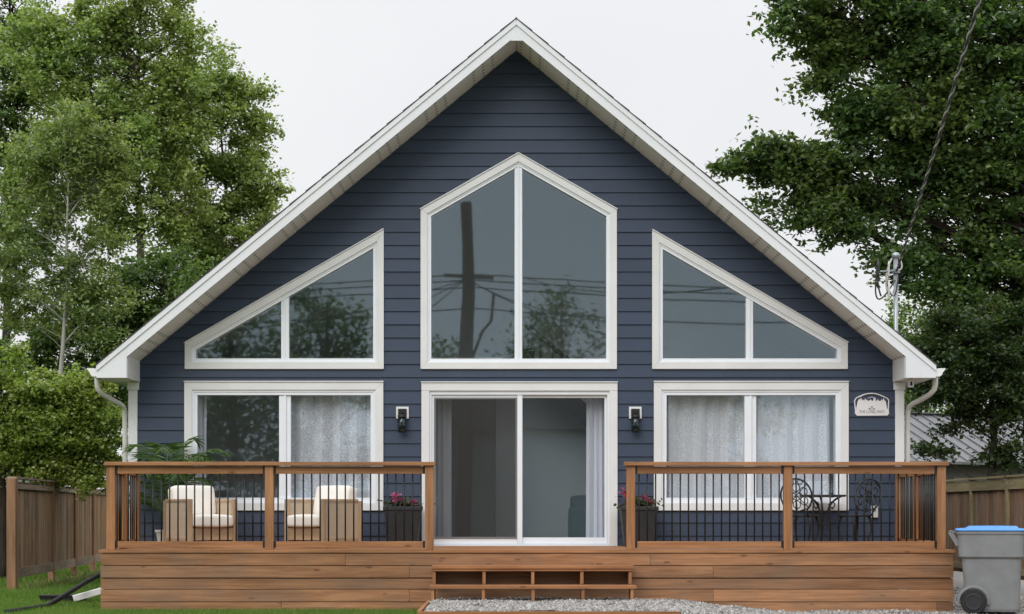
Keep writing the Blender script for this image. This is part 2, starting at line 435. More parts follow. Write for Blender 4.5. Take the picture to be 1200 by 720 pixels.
# ------------------------------------------------------------------ house
HW = 5.22; MS = .825; AP = 7.407; YB = 11.0
def zs(x): return AP - MS * abs(x)
house = thing('house', 'navy blue gabled house with white trim behind the wooden deck', 'house')
def P(*pts): return [(wx(a), wz(b)) for a, b in pts]
def ccw(p):
    A = sum(p[i][0] * p[(i + 1) % len(p)][1] - p[(i + 1) % len(p)][0] * p[i][1] for i in range(len(p)))
    return p if A > 0 else p[::-1]
O = {}
O['lw'] = ccw(P((216.5, 448.3), (449.5, 448.3), (449.5, 598.6), (216.5, 598.6)))
O['rw'] = ccw(P((766, 448.3), (994, 448.3), (994, 598.6), (766, 598.6)))
O['door'] = ccw(P((494, 449), (723.5, 449), (723.5, 641.5), (494, 641.5)))
O['pent'] = ccw(P((493, 433), (722.8, 433), (722.8, 246.5), (607.5, 181), (493, 246.5)))
O['lt'] = ccw(P((217, 433), (450, 433), (450, 269.5), (217, 403)))
O['rt'] = ccw(P((764, 433), (993, 433), (993, 402.5), (764, 270.5)))
CAS = {'lw': .105, 'rw': .105, 'door': .108, 'pent': .092, 'lt': .095, 'rt': .095}

def cut_openings(bm, polys):
    for p in polys:
        n = len(p)
        for i in range(n):
            (x0, z0), (x1, z1) = p[i], p[(i + 1) % n]
            nx, nz = z1 - z0, -(x1 - x0)
            bmesh.ops.bisect_plane(bm, geom=bm.verts[:] + bm.edges[:] + bm.faces[:], dist=1e-6, plane_co=(x0, 0, z0), plane_no=(nx, 0, nz))
    dead = [f for f in bm.faces if any(inside(p, f.calc_center_median().x, f.calc_center_median().z) for p in polys)]
    bmesh.ops.delete(bm, geom=dead, context='FACES')
def cut_gable(bm, off=0):
    for sx in (-1, 1):
        bmesh.ops.bisect_plane(bm, geom=bm.verts[:] + bm.edges[:] + bm.faces[:], dist=1e-6, plane_co=(0, 0, AP + off), plane_no=(sx * MS, 0, 1), clear_outer=True)
def from_bm(bm, name, mat, parent):
    me = bpy.data.meshes.new(name); bm.to_mesh(me); bm.free(); me.materials.append(mat)
    o = bpy.data.objects.new(name, me); col.objects.link(o); o.parent = parent; return o
rows = []
z = wz(457.9)
while z > .25: z -= .1778
while z < AP + .1: rows.append(z); z += .1778
bm = bmesh.new()
for z in rows:                                            # lapped boards, front and back
    for (yf, yb, yt) in ((-.023, -.002, -.004), (YB + .023, YB + .002, YB + .004)):
        js = [-HW + .03]; u = -HW + random.uniform(.6, 3.4)
        while u < HW - .4: js.append(u); u += 3.66
        js.append(HW - .03)
        for xa, xb in zip(js, js[1:]):
            xb -= .0003; dy = random.uniform(-.0015, .0015); yq = yf + (dy if yf < 1 else -dy)
            v = [bm.verts.new(c) for c in ((xa, yb, z), (xb, yb, z), (xb, yq, z), (xa, yq, z), (xb, yt, z + .180), (xa, yt, z + .180))]
            bm.faces.new((v[0], v[1], v[2], v[3])); bm.faces.new((v[3], v[2], v[4], v[5]))
front = bmesh.new()
cut_gable(bm, .03)
me_t = bpy.data.meshes.new('t'); bm.to_mesh(me_t); bm.free()
bm = bmesh.new(); bm.from_mesh(me_t); bpy.data.meshes.remove(me_t); front.free()
cut_openings(bm, [inset(O[k], .04) for k in O])
for z in rows:                                            # side walls
    if z > 3.2: continue
    for sx in (-1, 1):
        v = [bm.verts.new(c) for c in ((sx * (HW - .02), .03, z), (sx * (HW - .02), YB - .03, z), (sx * (HW - .006), YB - .03, z), (sx * (HW - .006), .03, z), (sx * (HW - .016), YB - .03, z + .18), (sx * (HW - .016), .03, z + .18))]
        bm.faces.new((v[0], v[1], v[2], v[3])); bm.faces.new((v[3], v[2], v[4], v[5]))
bmesh.ops.recalc_face_normals(bm, faces=bm.faces)
from_bm(bm, 'siding', M['siding'], house)
# interior shell: front lining with the openings, side / back walls, ceiling along the roof, floor
bm = bmesh.new()
bm.faces.new([bm.verts.new(c) for c in ((-HW + .06, .15, .3), (HW - .06, .15, .3), (HW - .06, .15, AP), (-HW + .06, .15, AP))])
cut_gable(bm, -.06); cut_openings(bm, [inset(O[k], CAS[k] - .004) for k in O])
b2 = MB(); YI = 3.7
b2.box(-HW + .03, -HW + .08, .16, YI, .72, 3.0); b2.box(HW - .08, HW - .03, .16, YI, .72, 3.0)
b2.prism([(-HW + .03, .72), (HW - .03, .72), (HW - .03, zs(HW) - .07), (0, AP - .08), (-HW + .03, zs(HW) - .07)], YI, YI + .1)
b2.box(-2.2, -2.1, 2.2, YI - .005, .73, 4.2)
for sx in (-1, 1):
    b2.beam((0, .16 + YI / 2 - .08, AP - .12), (sx * (HW - .04), .16 + YI / 2 - .08, zs(HW - .04) - .12), YI - .17, .04)
me_t = bpy.data.meshes.new('t'); me_t.from_pydata(b2.v, [], b2.f); bm.from_mesh(me_t); bpy.data.meshes.remove(me_t)
from_bm(bm, 'interior_wall', M['drywall'], house)
b = MB(); b.box(-HW + .05, HW - .05, .155, YI, .62, .72); b.build('interior_floor', M['int_floor'], house)
MB().box(-HW + .06, HW - .06, .02, YB - .03, -.1, .5).build('foundation', M['concrete'], house)
# loft landing and stair flight seen dimly through the glass
b = MB(); b.box(-HW + .1, -.2, 2.4, YI - .01, 3.32, 3.5).build('loft_floor', M['drywall'], house)

def window(key, mulls, panes_x, fr, label=None, slider=False):
    poly = O[key]; cas = CAS[key]
    inn = inset(poly, cas); gl = inset(poly, cas + fr)
    b = MB(); b.ring(inset(poly, cas - .006), gl, -.018, .148)
    b.ring(inset(poly, cas - .004), inset(poly, cas + fr * .42), -.028, -.0185)
    for (a, c, y) in mulls:
        q = clip(clip(gl, -1, 0, -wx(a)), 1, 0, wx(c)); b.prism(q, y, .10)
    w = b.build('window', M['vinyl'], house, .004)
    if label: w['label'] = label
    c = MB(); c.ring(poly, inn, -.046, -.003)
    # head cap above the top edges
    n = len(poly)
    for i in range(n):
        (x0, z0), (x1, z1) = poly[i], poly[(i + 1) % n]
        if x0 - x1 > .05:        # CCW: top edges run towards -x
            d = Vector((x1 - x0, 0, z1 - z0)); nn = Vector((d.z, 0, -d.x)).normalized()
            if nn.z < 0: nn = -nn
            c.obox(((x0 + x1) / 2 + nn.x * .0085, -.031, (z0 + z1) / 2 + nn.z * .0085), d, (0, 1, 0), nn, d.length / 2 + .004, .030, .008)
    c.build('casing', M['trim'], w, .005)
    for k, (a, e) in enumerate(panes_x):
        q = clip(clip(inset(poly, cas + fr - .01), -1, 0, -wx(a)), 1, 0, wx(e))
        cx = sum(p[0] for p in q) / len(q); cz = sum(p[1] for p in q) / len(q)
        g = MB().prism([(x - cx, z_ - cz) for x, z_ in q], -.003, .003).build('pane', M['glass'], w)
        g.location = (cx, .035 + .02 * (k % 2) * slider, cz)
        g.rotation_euler = (R(random.uniform(-.06, .06)), 0, R(random.uniform(-.07, .07)))
    return w
sl = [(327, 334.2, .0), (334.4, 340.6, .012), (333.2, 335.4, -.012)]
window('lw', sl, [(216, 334), (334.8, 450)], .068, 'left two-pane sliding window with one lace curtain', True)
window('rw', [(872.5, 879.6, .0), (879.8, 886.4, .012), (878.6, 880.8, -.012)], [(766, 879), (880, 994)], .068, 'right two-pane sliding window filled with lace curtains', True)
window('pent', [(603, 612, -.006), (606.6, 608.4, -.016)], [(493, 607.5), (607.5, 723)], .05, 'tall peaked window under the gable')
window('lt', [(329.5, 338.7, -.006), (333.2, 335, -.016)], [(216, 334), (334, 451)], .05, 'left sloping trapezoid window')
window('rt', [(874, 882.5, -.006), (877.4, 879.2, -.016)], [(763, 878), (878, 994)], .05, 'right sloping trapezoid window')
# sliding patio door
poly = O['door']; cas = CAS['door']
x0, x1 = poly[0][0], poly[1][0]; zb, zt = poly[0][1], wz(449)
inn = [(x0 + cas, zb), (x1 - cas, zb), (x1 - cas, zt - cas), (x0 + cas, zt - cas)]
b = MB(); gx0, gx1, gz0, gz1 = wx(509), wx(708.5), wz(630.2), wz(466.4)
fo = [(x0 + cas - .006, zb), (x1 - cas + .006, zb), (x1 - cas + .006, zt - cas + .006), (x0 + cas - .006, zt - cas + .006)]
fi = [(wx(505.8), wz(637.5)), (wx(711.5), wz(637.5)), (wx(711.5), wz(463)), (wx(505.8), wz(463))]
b.ring(fo, fi, -.02, .149)
b.box(wx(505.8) , gx0, .006, .06, wz(637.4), wz(463.1)); b.box(gx1, wx(711.4), .03, .08, wz(637.4), wz(463.1))
b.box(gx0, wx(606), .006, .06, wz(637.4), gz0); b.box(wx(606), gx1, .03, .08, wz(637.4), gz0)
b.box(gx0, wx(606), .006, .06, gz1, wz(463.1)); b.box(wx(606), gx1, .03, .08, gz1, wz(463.1))
b.box(wx(606.2), wx(612.2), -.012, .078, wz(637.3), wz(463.2))
door = b.build('patio_door', M['vinyl'], house, .004)
c = MB(); c.box(x0, x0 + cas, -.046, -.003, zb, zt - cas - .001); c.box(x1 - cas, x1, -.046, -.003, zb, zt - cas - .001); c.box(x0, x1, -.047, -.003, zt - cas, zt)
c.box(x0 - .006, x1 + .006, -.062, -.003, zt + .001, zt + .016)
c.build('casing', M['trim'], door, .005)
for (a, e, y) in ((509, 606, .03), (612, 708.5, .055)):
    cx = (wx(a) + wx(e)) / 2; hw = (wx(e) - wx(a)) / 2 + .008; cz = (gz0 + gz1) / 2; hh = (gz1 - gz0) / 2 + .008
    g = MB().box(-hw, hw, -.003, .003, -hh, hh).build('pane', M['glass_door'], door); g.location = (cx, y, cz)
    g.rotation_euler = (R(random.uniform(-.05, .05)), 0, R(random.uniform(-.05, .05)))
s = MB(); A = [(gx0 - .004, gz0 - .012), (wx(606), gz0 - .012), (wx(606), gz1 + .003), (gx0 - .004, gz1 + .003)]
s.ring(A, inset(A, .022), -.006, .004); sf = s.build('screen_frame', M['screen_frame'], door)
q = inset(A, .02); MB().prism(q, -.0015, .0005).build('screen', M['screen'], sf)
h = MB(); h.box(wx(504.2), wx(505.6), -.065, -.02, wz(556), wz(546)); h.build('door_handle', M['black'], door, .004)

# roof
roof = MB()
YF = -.77
ft = .221
XE = 5.47
for sx in (-1, 1):
    # decking / shingle slab
    n = 26
    L = XE + .02
    for i in range(n):                                    # shingle courses
        xa, xb = L * i / n, L * (i + 1) / n
        za, zb_ = zs(xa) + ft + .004, zs(xb) + ft + .016
        vs = [(sx * xa, YF - .025, za), (sx * xb, YF - .025, zb_), (sx * xb, YF - .025, zb_ - .022), (sx * xa, YF - .025, za - .006)]
        vs += [(x, YB + .5, z_) for x, y, z_ in vs]
        roof.poly(vs, [(0, 1, 2, 3), (7, 6, 5, 4), (0, 4, 5, 1), (1, 5, 6, 2), (2, 6, 7, 3), (3, 7, 4, 0)])
roof.tube([(0, YF - .024, AP + ft - .004), (0, YB + .5, AP + ft - .004)], .014, 8)
rf = roof.build('roof', M['shingle'], house)
def rake(y0, y1, lo, hi, xe):
    b = MB()
    for sx in (-1, 1):
        b.prism([(0, AP + lo), (sx * xe, zs(xe) + lo), (sx * xe, zs(xe) + hi), (0, AP + hi)], y0, y1)
    return b
b = rake(YF, YF + .03, .0, .134, 5.076)
# apex chin and pork-chop eave ends
b.prism([(-.085, zs(.085) + .001), (.085, zs(.085) + .001), (0, AP + .003)], YF + .001, YF + .029)
for sx in (-1, 1):
    zc = 2.945; xe = XE
    b.prism([(sx * 5.076, zc), (sx * xe, zc), (sx * xe, zs(xe) + .134), (sx * 5.076, zs(5.076) + .134)], YF, YF + .03)
f1 = b.build('fascia', M['fascia'], rf, .003)
rake(YF - .016, YF + .03, .1345, .214, XE).build('shingle_mould', M['fascia'], rf, .004)
for sx in (-1, 1):                                        # eave fascia along the sides
    MB().box(min(sx * (XE - .03), sx * XE), max(sx * (XE - .03), sx * XE), YF + .031, YB + .5, 2.946, zs(XE) + .195).build('eave_fascia', M['fascia'], rf)
b = MB()
for sx in (-1, 1):                                        # rake soffit panels, with real vent slots as dark dots
    for (ya, yb) in ((YF + .03, -.001), (YB + .001, YB + .5)):
        d = Vector((sx * 5.076, 0, zs(5.076) - AP))
        nrm = Vector((sx * MS, 0, 1)).normalized()
        c0 = Vector((0, (ya + yb) / 2, AP)) + d / 2 + nrm * .012
        b.obox(c0, d, (0, 1, 0), nrm, d.length / 2, (yb - ya) / 2, .008)
    b.box(min(sx * 5.077, sx * (XE - .03)), max(sx * 5.077, sx * (XE - .03)), YF + .031, YB + .5, 2.951, 2.964)
    MB().box(min(sx * 5.067, sx * 5.0755), max(sx * 5.067, sx * 5.0755), YF + .031, -.001, 2.946, zs(5.076) + .01).build('soffit_return', M['trim'], rf)
sfo = b.build('soffit', M['soffit'], rf)
for sx in (-1, 1):                                        # gutters and downspouts
    prof = [(0, .0), (.055, .0), (.085, .03), (.085, .045), (.125, .095), (.125, .108), (.112, .108), (.108, .095), (.07, .04), (.05, .012), (.008, .012), (.008, .105), (0, .105)]
    pts = [(sx * (XE + .002 + a), 2.965 + c_) for a, c_ in prof]
    b = MB(); n = len(pts)
    vs = [(x, YF + .02, z_) for x, z_ in pts] + [(x, YB + .48, z_) for x, z_ in pts]
    b.poly(vs, [[(i + 1) % n, i, i + n, (i + 1) % n + n] for i in range(n)])
    b.prism([pts[0], pts[1], pts[2], pts[3], pts[4], pts[5], pts[12]], YF + .018, YF + .0205)
    g = b.build('gutter', M['gutter'], house)
    path = [(5.51, -.56, 2.98), (5.51, -.56, 2.88), (5.50, -.55, 2.81), (5.46, -.47, 2.75), (5.39, -.25, 2.69), (5.33, -.06, 2.655), (5.305, .05, 2.62), (5.29, .08, 2.55), (5.288, .085, 2.2), (5.288, .085, .45)]
    if sx > 0: path = path[:-1] + [(5.288, .085, .12), ]
    MB().tube([(sx * x, y, z_) for x, y, z_ in path], .036, 8).build('downspout', M['spout'], house, 0, True)
b = MB()
for sx in (-1, 1):
    cb = MB()
    xa, xb = HW - .122, HW
    cb.box(min(sx * xa, sx * xb), max(sx * xa, sx * xb), -.032, -.001, .3, 2.838)
    cb.box(min(sx * (xb - .03), sx * xb), max(sx * (xb - .03), sx * xb), 0, .1, .3, 2.838)
    xc = 5.075
    cb.prism([(sx * xc, 2.84), (sx * (HW + .012), 2.84), (sx * (HW + .012), 2.943), (sx * xc, 2.943)], -.042, -.001)
    cb.build('corner_board', M['trim'], house, .004)

# ------------------------------------------------------------------ things fixed to the facade
def lantern(px, label):
    t = thing('wall_lantern', label, 'wall lamp', (wx(px), 0, wz(492)), 0, 'wall lanterns beside the patio door')
    k = 1 / 87.
    MB().box(-7.4 * k, 7.4 * k, -.040, -.015, 1 * k, 15 * k).build('mounting_block', M['trim'], t, .004)
    MB().box(-5 * k, 5 * k, -.058, -.041, -2 * k, 12.5 * k).build('backplate', M['black'], t, .004)
    b = MB(); b.beam((0, -.057, 8 * k), (0, -.115, 8 * k), .02, .02); b.lathe([(.022, .04), (.056, .03), (.06, .0), (.058, -.006)], 16, (0, -.115, 2.5 * k)); b.build('arm', M['black'], t)
    MB().lathe([(.057, 2 * k), (.059, -.04), (.058, -.12), (.052, -.165), (.045, -.17), (.05, -.12), (.052, -.04), (.05, 2 * k)], 18, (0, -.115, -.01)).build('jar', M['jar_glass'], t, 0, True)
    MB().lathe([(.012, .015), (.016, -.02), (.029, -.05), (.031, -.07), (.02, -.09), (.004, -.098)], 12, (0, -.115, .0)).build('bulb', M['amber'], t, 0, True)
lantern(471.8, 'black wall lantern with white mounting block left of the patio door')
lantern(744.3, 'black wall lantern with white mounting block right of the patio door')
t = thing('outlet_cover', 'grey weatherproof outlet box on the siding behind the right bistro chair', 'outlet box', (wx(1024), -.012, wz(607)))
MB().box(-.045, .045, -.07, 0, 0, .165).build('cover', M['box_grey'], t, .012)
MB().box(-.012, .012, -.075, -.0705, .085, .115).build('latch', M['screen_frame'], t, .002)
t = thing('eave_camera', 'tiny white security camera with black lens under the right eave', 'camera', (5.22, -.42, 2.945))
MB().box(-.035, .035, -.03, .03, -.10, .0055).build('housing', M['fascia'], t, .008)
MB().box(-.014, .014, -.034, -.0305, -.078, -.025).build('lens', M['black'], t, .003)

# name sign: arch frame, pine silhouettes, lettering
t = thing('house_sign', 'white metal cut-out name sign with pine trees beside the right window', 'sign', (wx(1021), -.02, wz(474.3)))
k = 1 / 87.
def sp(x, y): return ((x - 455) / 20 * k, (340 - y) / 20 * k)      # coordinates read off a 20x enlargement
arch = [sp(*p) for p in ((75, 470), (55, 300), (60, 240), (95, 190), (170, 155), (280, 108), (370, 88), (450, 82), (540, 90), (640, 118), (730, 155), (810, 195), (850, 235), (852, 300), (842, 470))]
b = MB(); b.tube([(x, -.008, z_) for x, z_ in arch], .0085, 6)
for sgn in (0, 1):
    b.tube([(sp(250 + 390 * sgn, 120)[0], -.008, sp(0, 125)[1]), (sp(180 + 560 * sgn, 0)[0], -.008, sp(0, 165)[1])], .007, 5)
b.build('arch_frame', M['sign_white'], t)
plate = [sp(*p) for p in ((85, 450), (130, 255), (780, 260), (815, 440), (855, 455), (860, 560), (820, 600), (110, 605), (65, 560), (60, 460))]
b = MB(); b.prism(plate, -.013, -.003)
for (tx, ty, w) in ((165, 195, 34), (205, 180, 30), (250, 215, 40), (305, 188, 32), (345, 215, 30), (395, 240, 30), (430, 205, 30), (515, 165, 34), (545, 205, 26), (600, 205, 28), (690, 215, 40), (735, 190, 34)):
    b.prism([sp(tx - w, 270), sp(tx + w, 270), sp(tx + w * .25, ty + 25), sp(tx, ty), sp(tx - w * .25, ty + 25)], -.0125, -.0035)
b.prism([sp(350, 195), sp(455, 160), sp(565, 195), sp(545, 200), sp(455, 172), sp(370, 200)], -.012, -.004)
b.build('plate', M['sign_white'], t)
b = MB()
b.prism([sp(425, 410), sp(455, 375), sp(490, 410)], -.016, -.0135)
b.prism([sp(365, 450), sp(400, 420), sp(455, 455), sp(510, 425), sp(545, 450), sp(455, 462)], -.016, -.0135)
b.build('cabin_motif', M['sign_dark'], t)
def text_mesh(txt, size, name, mat, parent, loc, width=None):
    cu = bpy.data.curves.new(name, 'FONT'); cu.body = txt; cu.size = size; cu.align_x = 'CENTER'; cu.extrude = .001; cu.resolution_u = 2
    ob = bpy.data.objects.new(name, cu); col.objects.link(ob)
    dg = bpy.context.evaluated_depsgraph_get(); me = bpy.data.meshes.new_from_object(ob.evaluated_get(dg))
    bpy.data.objects.remove(ob); bpy.data.curves.remove(cu)
    if width:
        xs = [v.co.x for v in me.vertices]; s_ = width / (max(xs) - min(xs))
        for v in me.vertices: v.co.x *= s_
    me.transform(Matrix.Rotation(R(90), 4, 'X')); me.materials.clear(); me.materials.append(mat)
    o = bpy.data.objects.new(name, me); col.objects.link(o); o.parent = parent; o.location = loc; return o
text_mesh('THE LONG WAY', .058, 'lettering', M['sign_dark'], t, (0, -.0145, sp(0, 545)[1]), 590 / 20 * k)

# ------------------------------------------------------------------ deck, steps, railings
DZ = .741; DY = -2.42; DX0, DX1 = -5.02, 5.28
def fx(px): return (px - 605) / 97.0
deck = thing('wooden_deck', 'wide low cedar-stained deck across the front of the house', 'deck', (0, 0, 0))
b = MB(); y = DY - .03
while y < -.06:
    xs = sorted([DX0 - .02, DX1 + .02] + [random.uniform(-3.5, 3.5)])
    for xa, xb in zip(xs, xs[1:]): b.box(xa, xb - .003, y, min(y + .138, -.05), DZ - .036, DZ)
    y += .1425
b.build('deck_boards', M['cedar_x'], deck, .003)
rowz = [(.697, .550, .012, [405, 762]), (.545, .402, .018, [480, 836]), (.394, .264, .004, [620]), (.260, .112, .008, [480, 836]), (.108, -.04, .002, [330, 1098])]
b = MB()
for (zt_, zb_, off, js) in rowz:
    xs = [DX0] + [fx(j) for j in js] + [DX1]
    for xa, xb in zip(xs, xs[1:]):
        o_ = off + random.uniform(0, .002)
        b.box(xa, xb - .0025, DY - o_ , DY + .028 - o_, zb_ + .003, zt_)
b.build('front_skirt', M['skirt'], deck, .003)
side_m = wood('stained cedar side boards', (.25, .11, .05), (.50, .255, .13), 'y', .2)
for sx, X in ((-1, DX0), (1, DX1)):
    b = MB()
    for (zt_, zb_, off, js) in rowz:
        b.box(X + .002 if sx < 0 else X - .03, X + .03 if sx < 0 else X - .002, DY + .03, -.02, zb_ + .003, zt_)
    b.build('side_skirt', side_m, deck, .003)
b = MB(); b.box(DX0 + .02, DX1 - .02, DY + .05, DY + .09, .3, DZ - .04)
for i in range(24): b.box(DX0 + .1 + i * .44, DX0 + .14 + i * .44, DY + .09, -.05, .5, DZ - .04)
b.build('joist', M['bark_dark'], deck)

steps = thing('deck_steps', 'open two-tread wooden steps at the middle of the deck front', 'steps', (fx(624), DY, .1))
sx0, sx1 = -1.19, 1.19
def stp(n, c, mat): return c.build(n, mat, steps, .003)
Z0 = -.1
stp('tread', MB().box(sx0 - .01, sx1 + .01, -.40, -.022, .525 + Z0, .563 + Z0), M['step_wood'])
stp('fascia_board', MB().box(sx0 - .005, sx1 + .005, -.385, -.35, .495 + Z0, .523 + Z0), M['step_wood'])
stp('tread', MB().box(sx0 - .02, sx1 + .02, -.72, -.401, .30 + Z0, .338 + Z0), M['step_wood'])
for px in (508.5, 567, 624, 681.5, 738):
    x = (px - 624) / 98.5
    c = MB().box(x - .019, x + .019, -.37, -.345, .34 + Z0, .494 + Z0); c.box(x - .019, x + .019, -.344, -.03, .33 + Z0, .494 + Z0)
    c.box(x - .0185, x + .0185, -.70, -.375, .05 + Z0, .299 + Z0)
    stp('stringer', c, M['cedar_z'])
stp('back_board', MB().box(sx0, sx1, -.045, -.024, .13 + Z0, .49 + Z0), M['skirt'])

def bay(par, a, b_, n, caps=True):
    """balustrade bay between post faces a and b_ (x,y)"""
    A = Vector((*a, 0)); B = Vector((*b_, 0)); d = (B - A).normalized()
    ln = (B - A).length
    m = M['cedar_x'] if abs(d.x) > .5 else M['cedar_y']
    e = .026
    for (zl, zh, th) in ((1.660, 1.752, .040), (.764, .842, .042)):
        MB().beam(A + d * e + Vector((0, 0, (zl + zh) / 2)), B - d * e + Vector((0, 0, (zl + zh) / 2)), th, zh - zl).build('rail', m, par, .003)
        for p, s_ in ((A, 1), (B, -1)):
            k = MB()
            k.beam(p + d * (s_ * .001) + Vector((0, 0, (zl + zh) / 2 + .002)), p + d * (s_ * .025) + Vector((0, 0, (zl + zh) / 2 + .002)), th + .012, zh - zl + .006)
            k.build('rail_bracket', M['black'], par)
    for i in range(n):
        p = A + d * (ln * (i + .5) / n)
        MB().tube([p + Vector((0, 0, .838)), p + Vector((0, 0, 1.664))], .0095, 8).build('baluster', M['black'], par, 0, True)
PY = DY + .065
def post(par, x, y, z1=1.757, w=.052):
    MB().box(x - w, x + w, y - w + .006, y + w - .006, DZ + .001, z1).build('post', M['cedar_z'], par, .004)
def cap(par, a, b_):
    MB().beam((*a, 1.781), (*b_, 1.781), .14, .046).build('cap_rail', M['cedar_x'] if abs(a[0] - b_[0]) > .5 else M['cedar_y'], par, .005)
rl = thing('deck_railing', 'cedar railing with black balusters along the deck left of the steps', 'railing', (0, 0, 0), 0, 'deck railings')
xs = [fx(129), fx(315), fx(503)]
for x in xs: post(rl, x, PY)
bay(rl, (xs[0] + .052, PY), (xs[1] - .052, PY), 18); bay(rl, (xs[1] + .052, PY), (xs[2] - .052, PY), 18)
cap(rl, (fx(122.5), PY - .015), (fx(510), PY - .015))
post(rl, xs[0], -1.74); post(rl, xs[0], -1.0)
bay(rl, (xs[0], PY + .047), (xs[0], -1.786), 5); bay(rl, (xs[0], -1.694), (xs[0], -1.046), 6)
cap(rl, (xs[0], PY + .056), (xs[0], -.94))
rr = thing('deck_railing', 'cedar railing with black balusters along the deck right of the steps', 'railing', (0, 0, 0), 0, 'deck railings')
xs = [fx(739.5), fx(924), fx(1104)]
for x in xs: post(rr, x, PY)
bay(rr, (xs[0] + .052, PY), (xs[1] - .052, PY), 18); bay(rr, (xs[1] + .052, PY), (xs[2] - .052, PY), 17)
cap(rr, (fx(731.5), PY - .015), (fx(1112), PY - .015))
post(rr, xs[2], -1.13); post(rr, xs[2], -.08)
bay(rr, (xs[2], PY + .047), (xs[2], -1.176), 11); bay(rr, (xs[2], -1.084), (xs[2], -.126), 9)
cap(rr, (xs[2], PY + .056), (xs[2], -.035))

# ------------------------------------------------------------------ armchairs
def cushion(cx, cy, cz, hx, hy, hz, tilt=0):
    bm = bmesh.new(); bmesh.ops.create_cube(bm, size=2)
    bmesh.ops.subdivide_edges(bm, edges=bm.edges[:], cuts=5, use_grid_fill=True)
    for v in bm.verts:
        x, y, z_ = v.co
        e = 1 - .10 * (abs(x) ** 6 + abs(y) ** 6)      # thinner at the seams, plump in the middle
        v.co = Vector((x * hx * (1 - .03 * abs(z_) ** 4), y * hy * (1 - .03 * abs(z_) ** 4), z_ * hz * e + random.uniform(-.003, .003)))
    bmesh.ops.transform(bm, matrix=Matrix.Translation((cx, cy, cz)) @ Matrix.Rotation(tilt, 4, 'X'), verts=bm.verts)
    c = MB(); c.v = [tuple(v.co) for v in bm.verts]; c.f = [[v.index for v in f.verts] for f in bm.faces]; bm.free(); return c
def armchair(label, loc, rz):
    t = thing('armchair', label, 'armchair', loc, rz, 'cream cushioned armchairs on the deck')
    W, D_ = .345, .35
    for sx in (-1, 1):
        x = sx * (W - .03)
        for (ya, yb, zt_) in ((-D_, -D_ + .055, .62), (D_ - .055, D_, .60)): MB().box(x - .03, x + .03, ya, yb, 0, zt_).build('leg', M['chairwood_z'], t, .006)
        MB().box(x - .028, x + .028, -D_ + .0555, D_ - .0555, .585, .62).build('arm_rail', M['chairwood_x'], t, .005)
        MB().box(x - .026, x + .026, -D_ + .0555, D_ - .0555, .085, .13).build('side_rail', M['chairwood_x'], t, .005)
        MB().box(x - .016, x + .016, -D_ + .0555, D_ - .0555, .131, .584).build('arm_panel', M['weave'], t)
    b = MB(); b.box(-W + .061, W - .061, -D_ + .008, -D_ + .035, .10, .255); b.build('apron', M['chairwood_x'], t, .004)
    b = MB(); b.box(-W + .061, W - .061, -D_ + .04, D_ - .03, .23, .26); b.build('seat_base', M['chairwood_x'], t)
    b = MB(); b.box(-W + .061, W - .061, D_ - .045, D_ - .01, .10, .60); b.build('back_frame', M['chairwood_x'], t, .004)
    cushion(0, -.055, .342, .290, .335, .088).build('seat_cushion', M['cushion'], t, 0, True, 1)
    cushion(0, .215, .590, .300, .20, .105, R(77)).build('back_cushion', M['cushion'], t, 0, True, 1)
    return t
armchair('left cream cushioned wooden armchair beside the palm, turned to face right', (-4.04, -1.2, DZ), R(38))
armchair('right cream cushioned wooden armchair beside the dark flower planter, turned to face left', (-2.47, -1.2, DZ), R(-38))

# ------------------------------------------------------------------ foliage helpers
def kites(C, L, W, rng, up=.6, droop=.3, dirs=None):
    N = len(C)
    n = rng.normal(size=(N, 3)); n[:, 2] = np.abs(n[:, 2]) + up
    n /= np.linalg.norm(n, axis=1)[:, None]
    d = rng.normal(size=(N, 3)) if dirs is None else dirs + rng.normal(size=(N, 3)) * .25
    d[:, 2] -= droop
    d -= n * np.sum(d * n, axis=1)[:, None]; d /= np.linalg.norm(d, axis=1)[:, None] + 1e-9
    s = np.cross(n, d)
    L = L * rng.uniform(.65, 1.25, N)[:, None]; Wd = W * rng.uniform(.7, 1.2, N)[:, None]
    V = np.stack([C, C + d * L * .45 + s * Wd * .5, C + d * L - n * L * .08, C + d * L * .45 - s * Wd * .5], axis=1)
    return V.reshape(-1, 3)
def bez(a, b, c, n=5):
    a, b, c = Vector(a), Vector(b), Vector(c)
    return [(1 - t) ** 2 * a + 2 * t * (1 - t) * b + t * t * c for t in [i / n for i in range(n + 1)]]
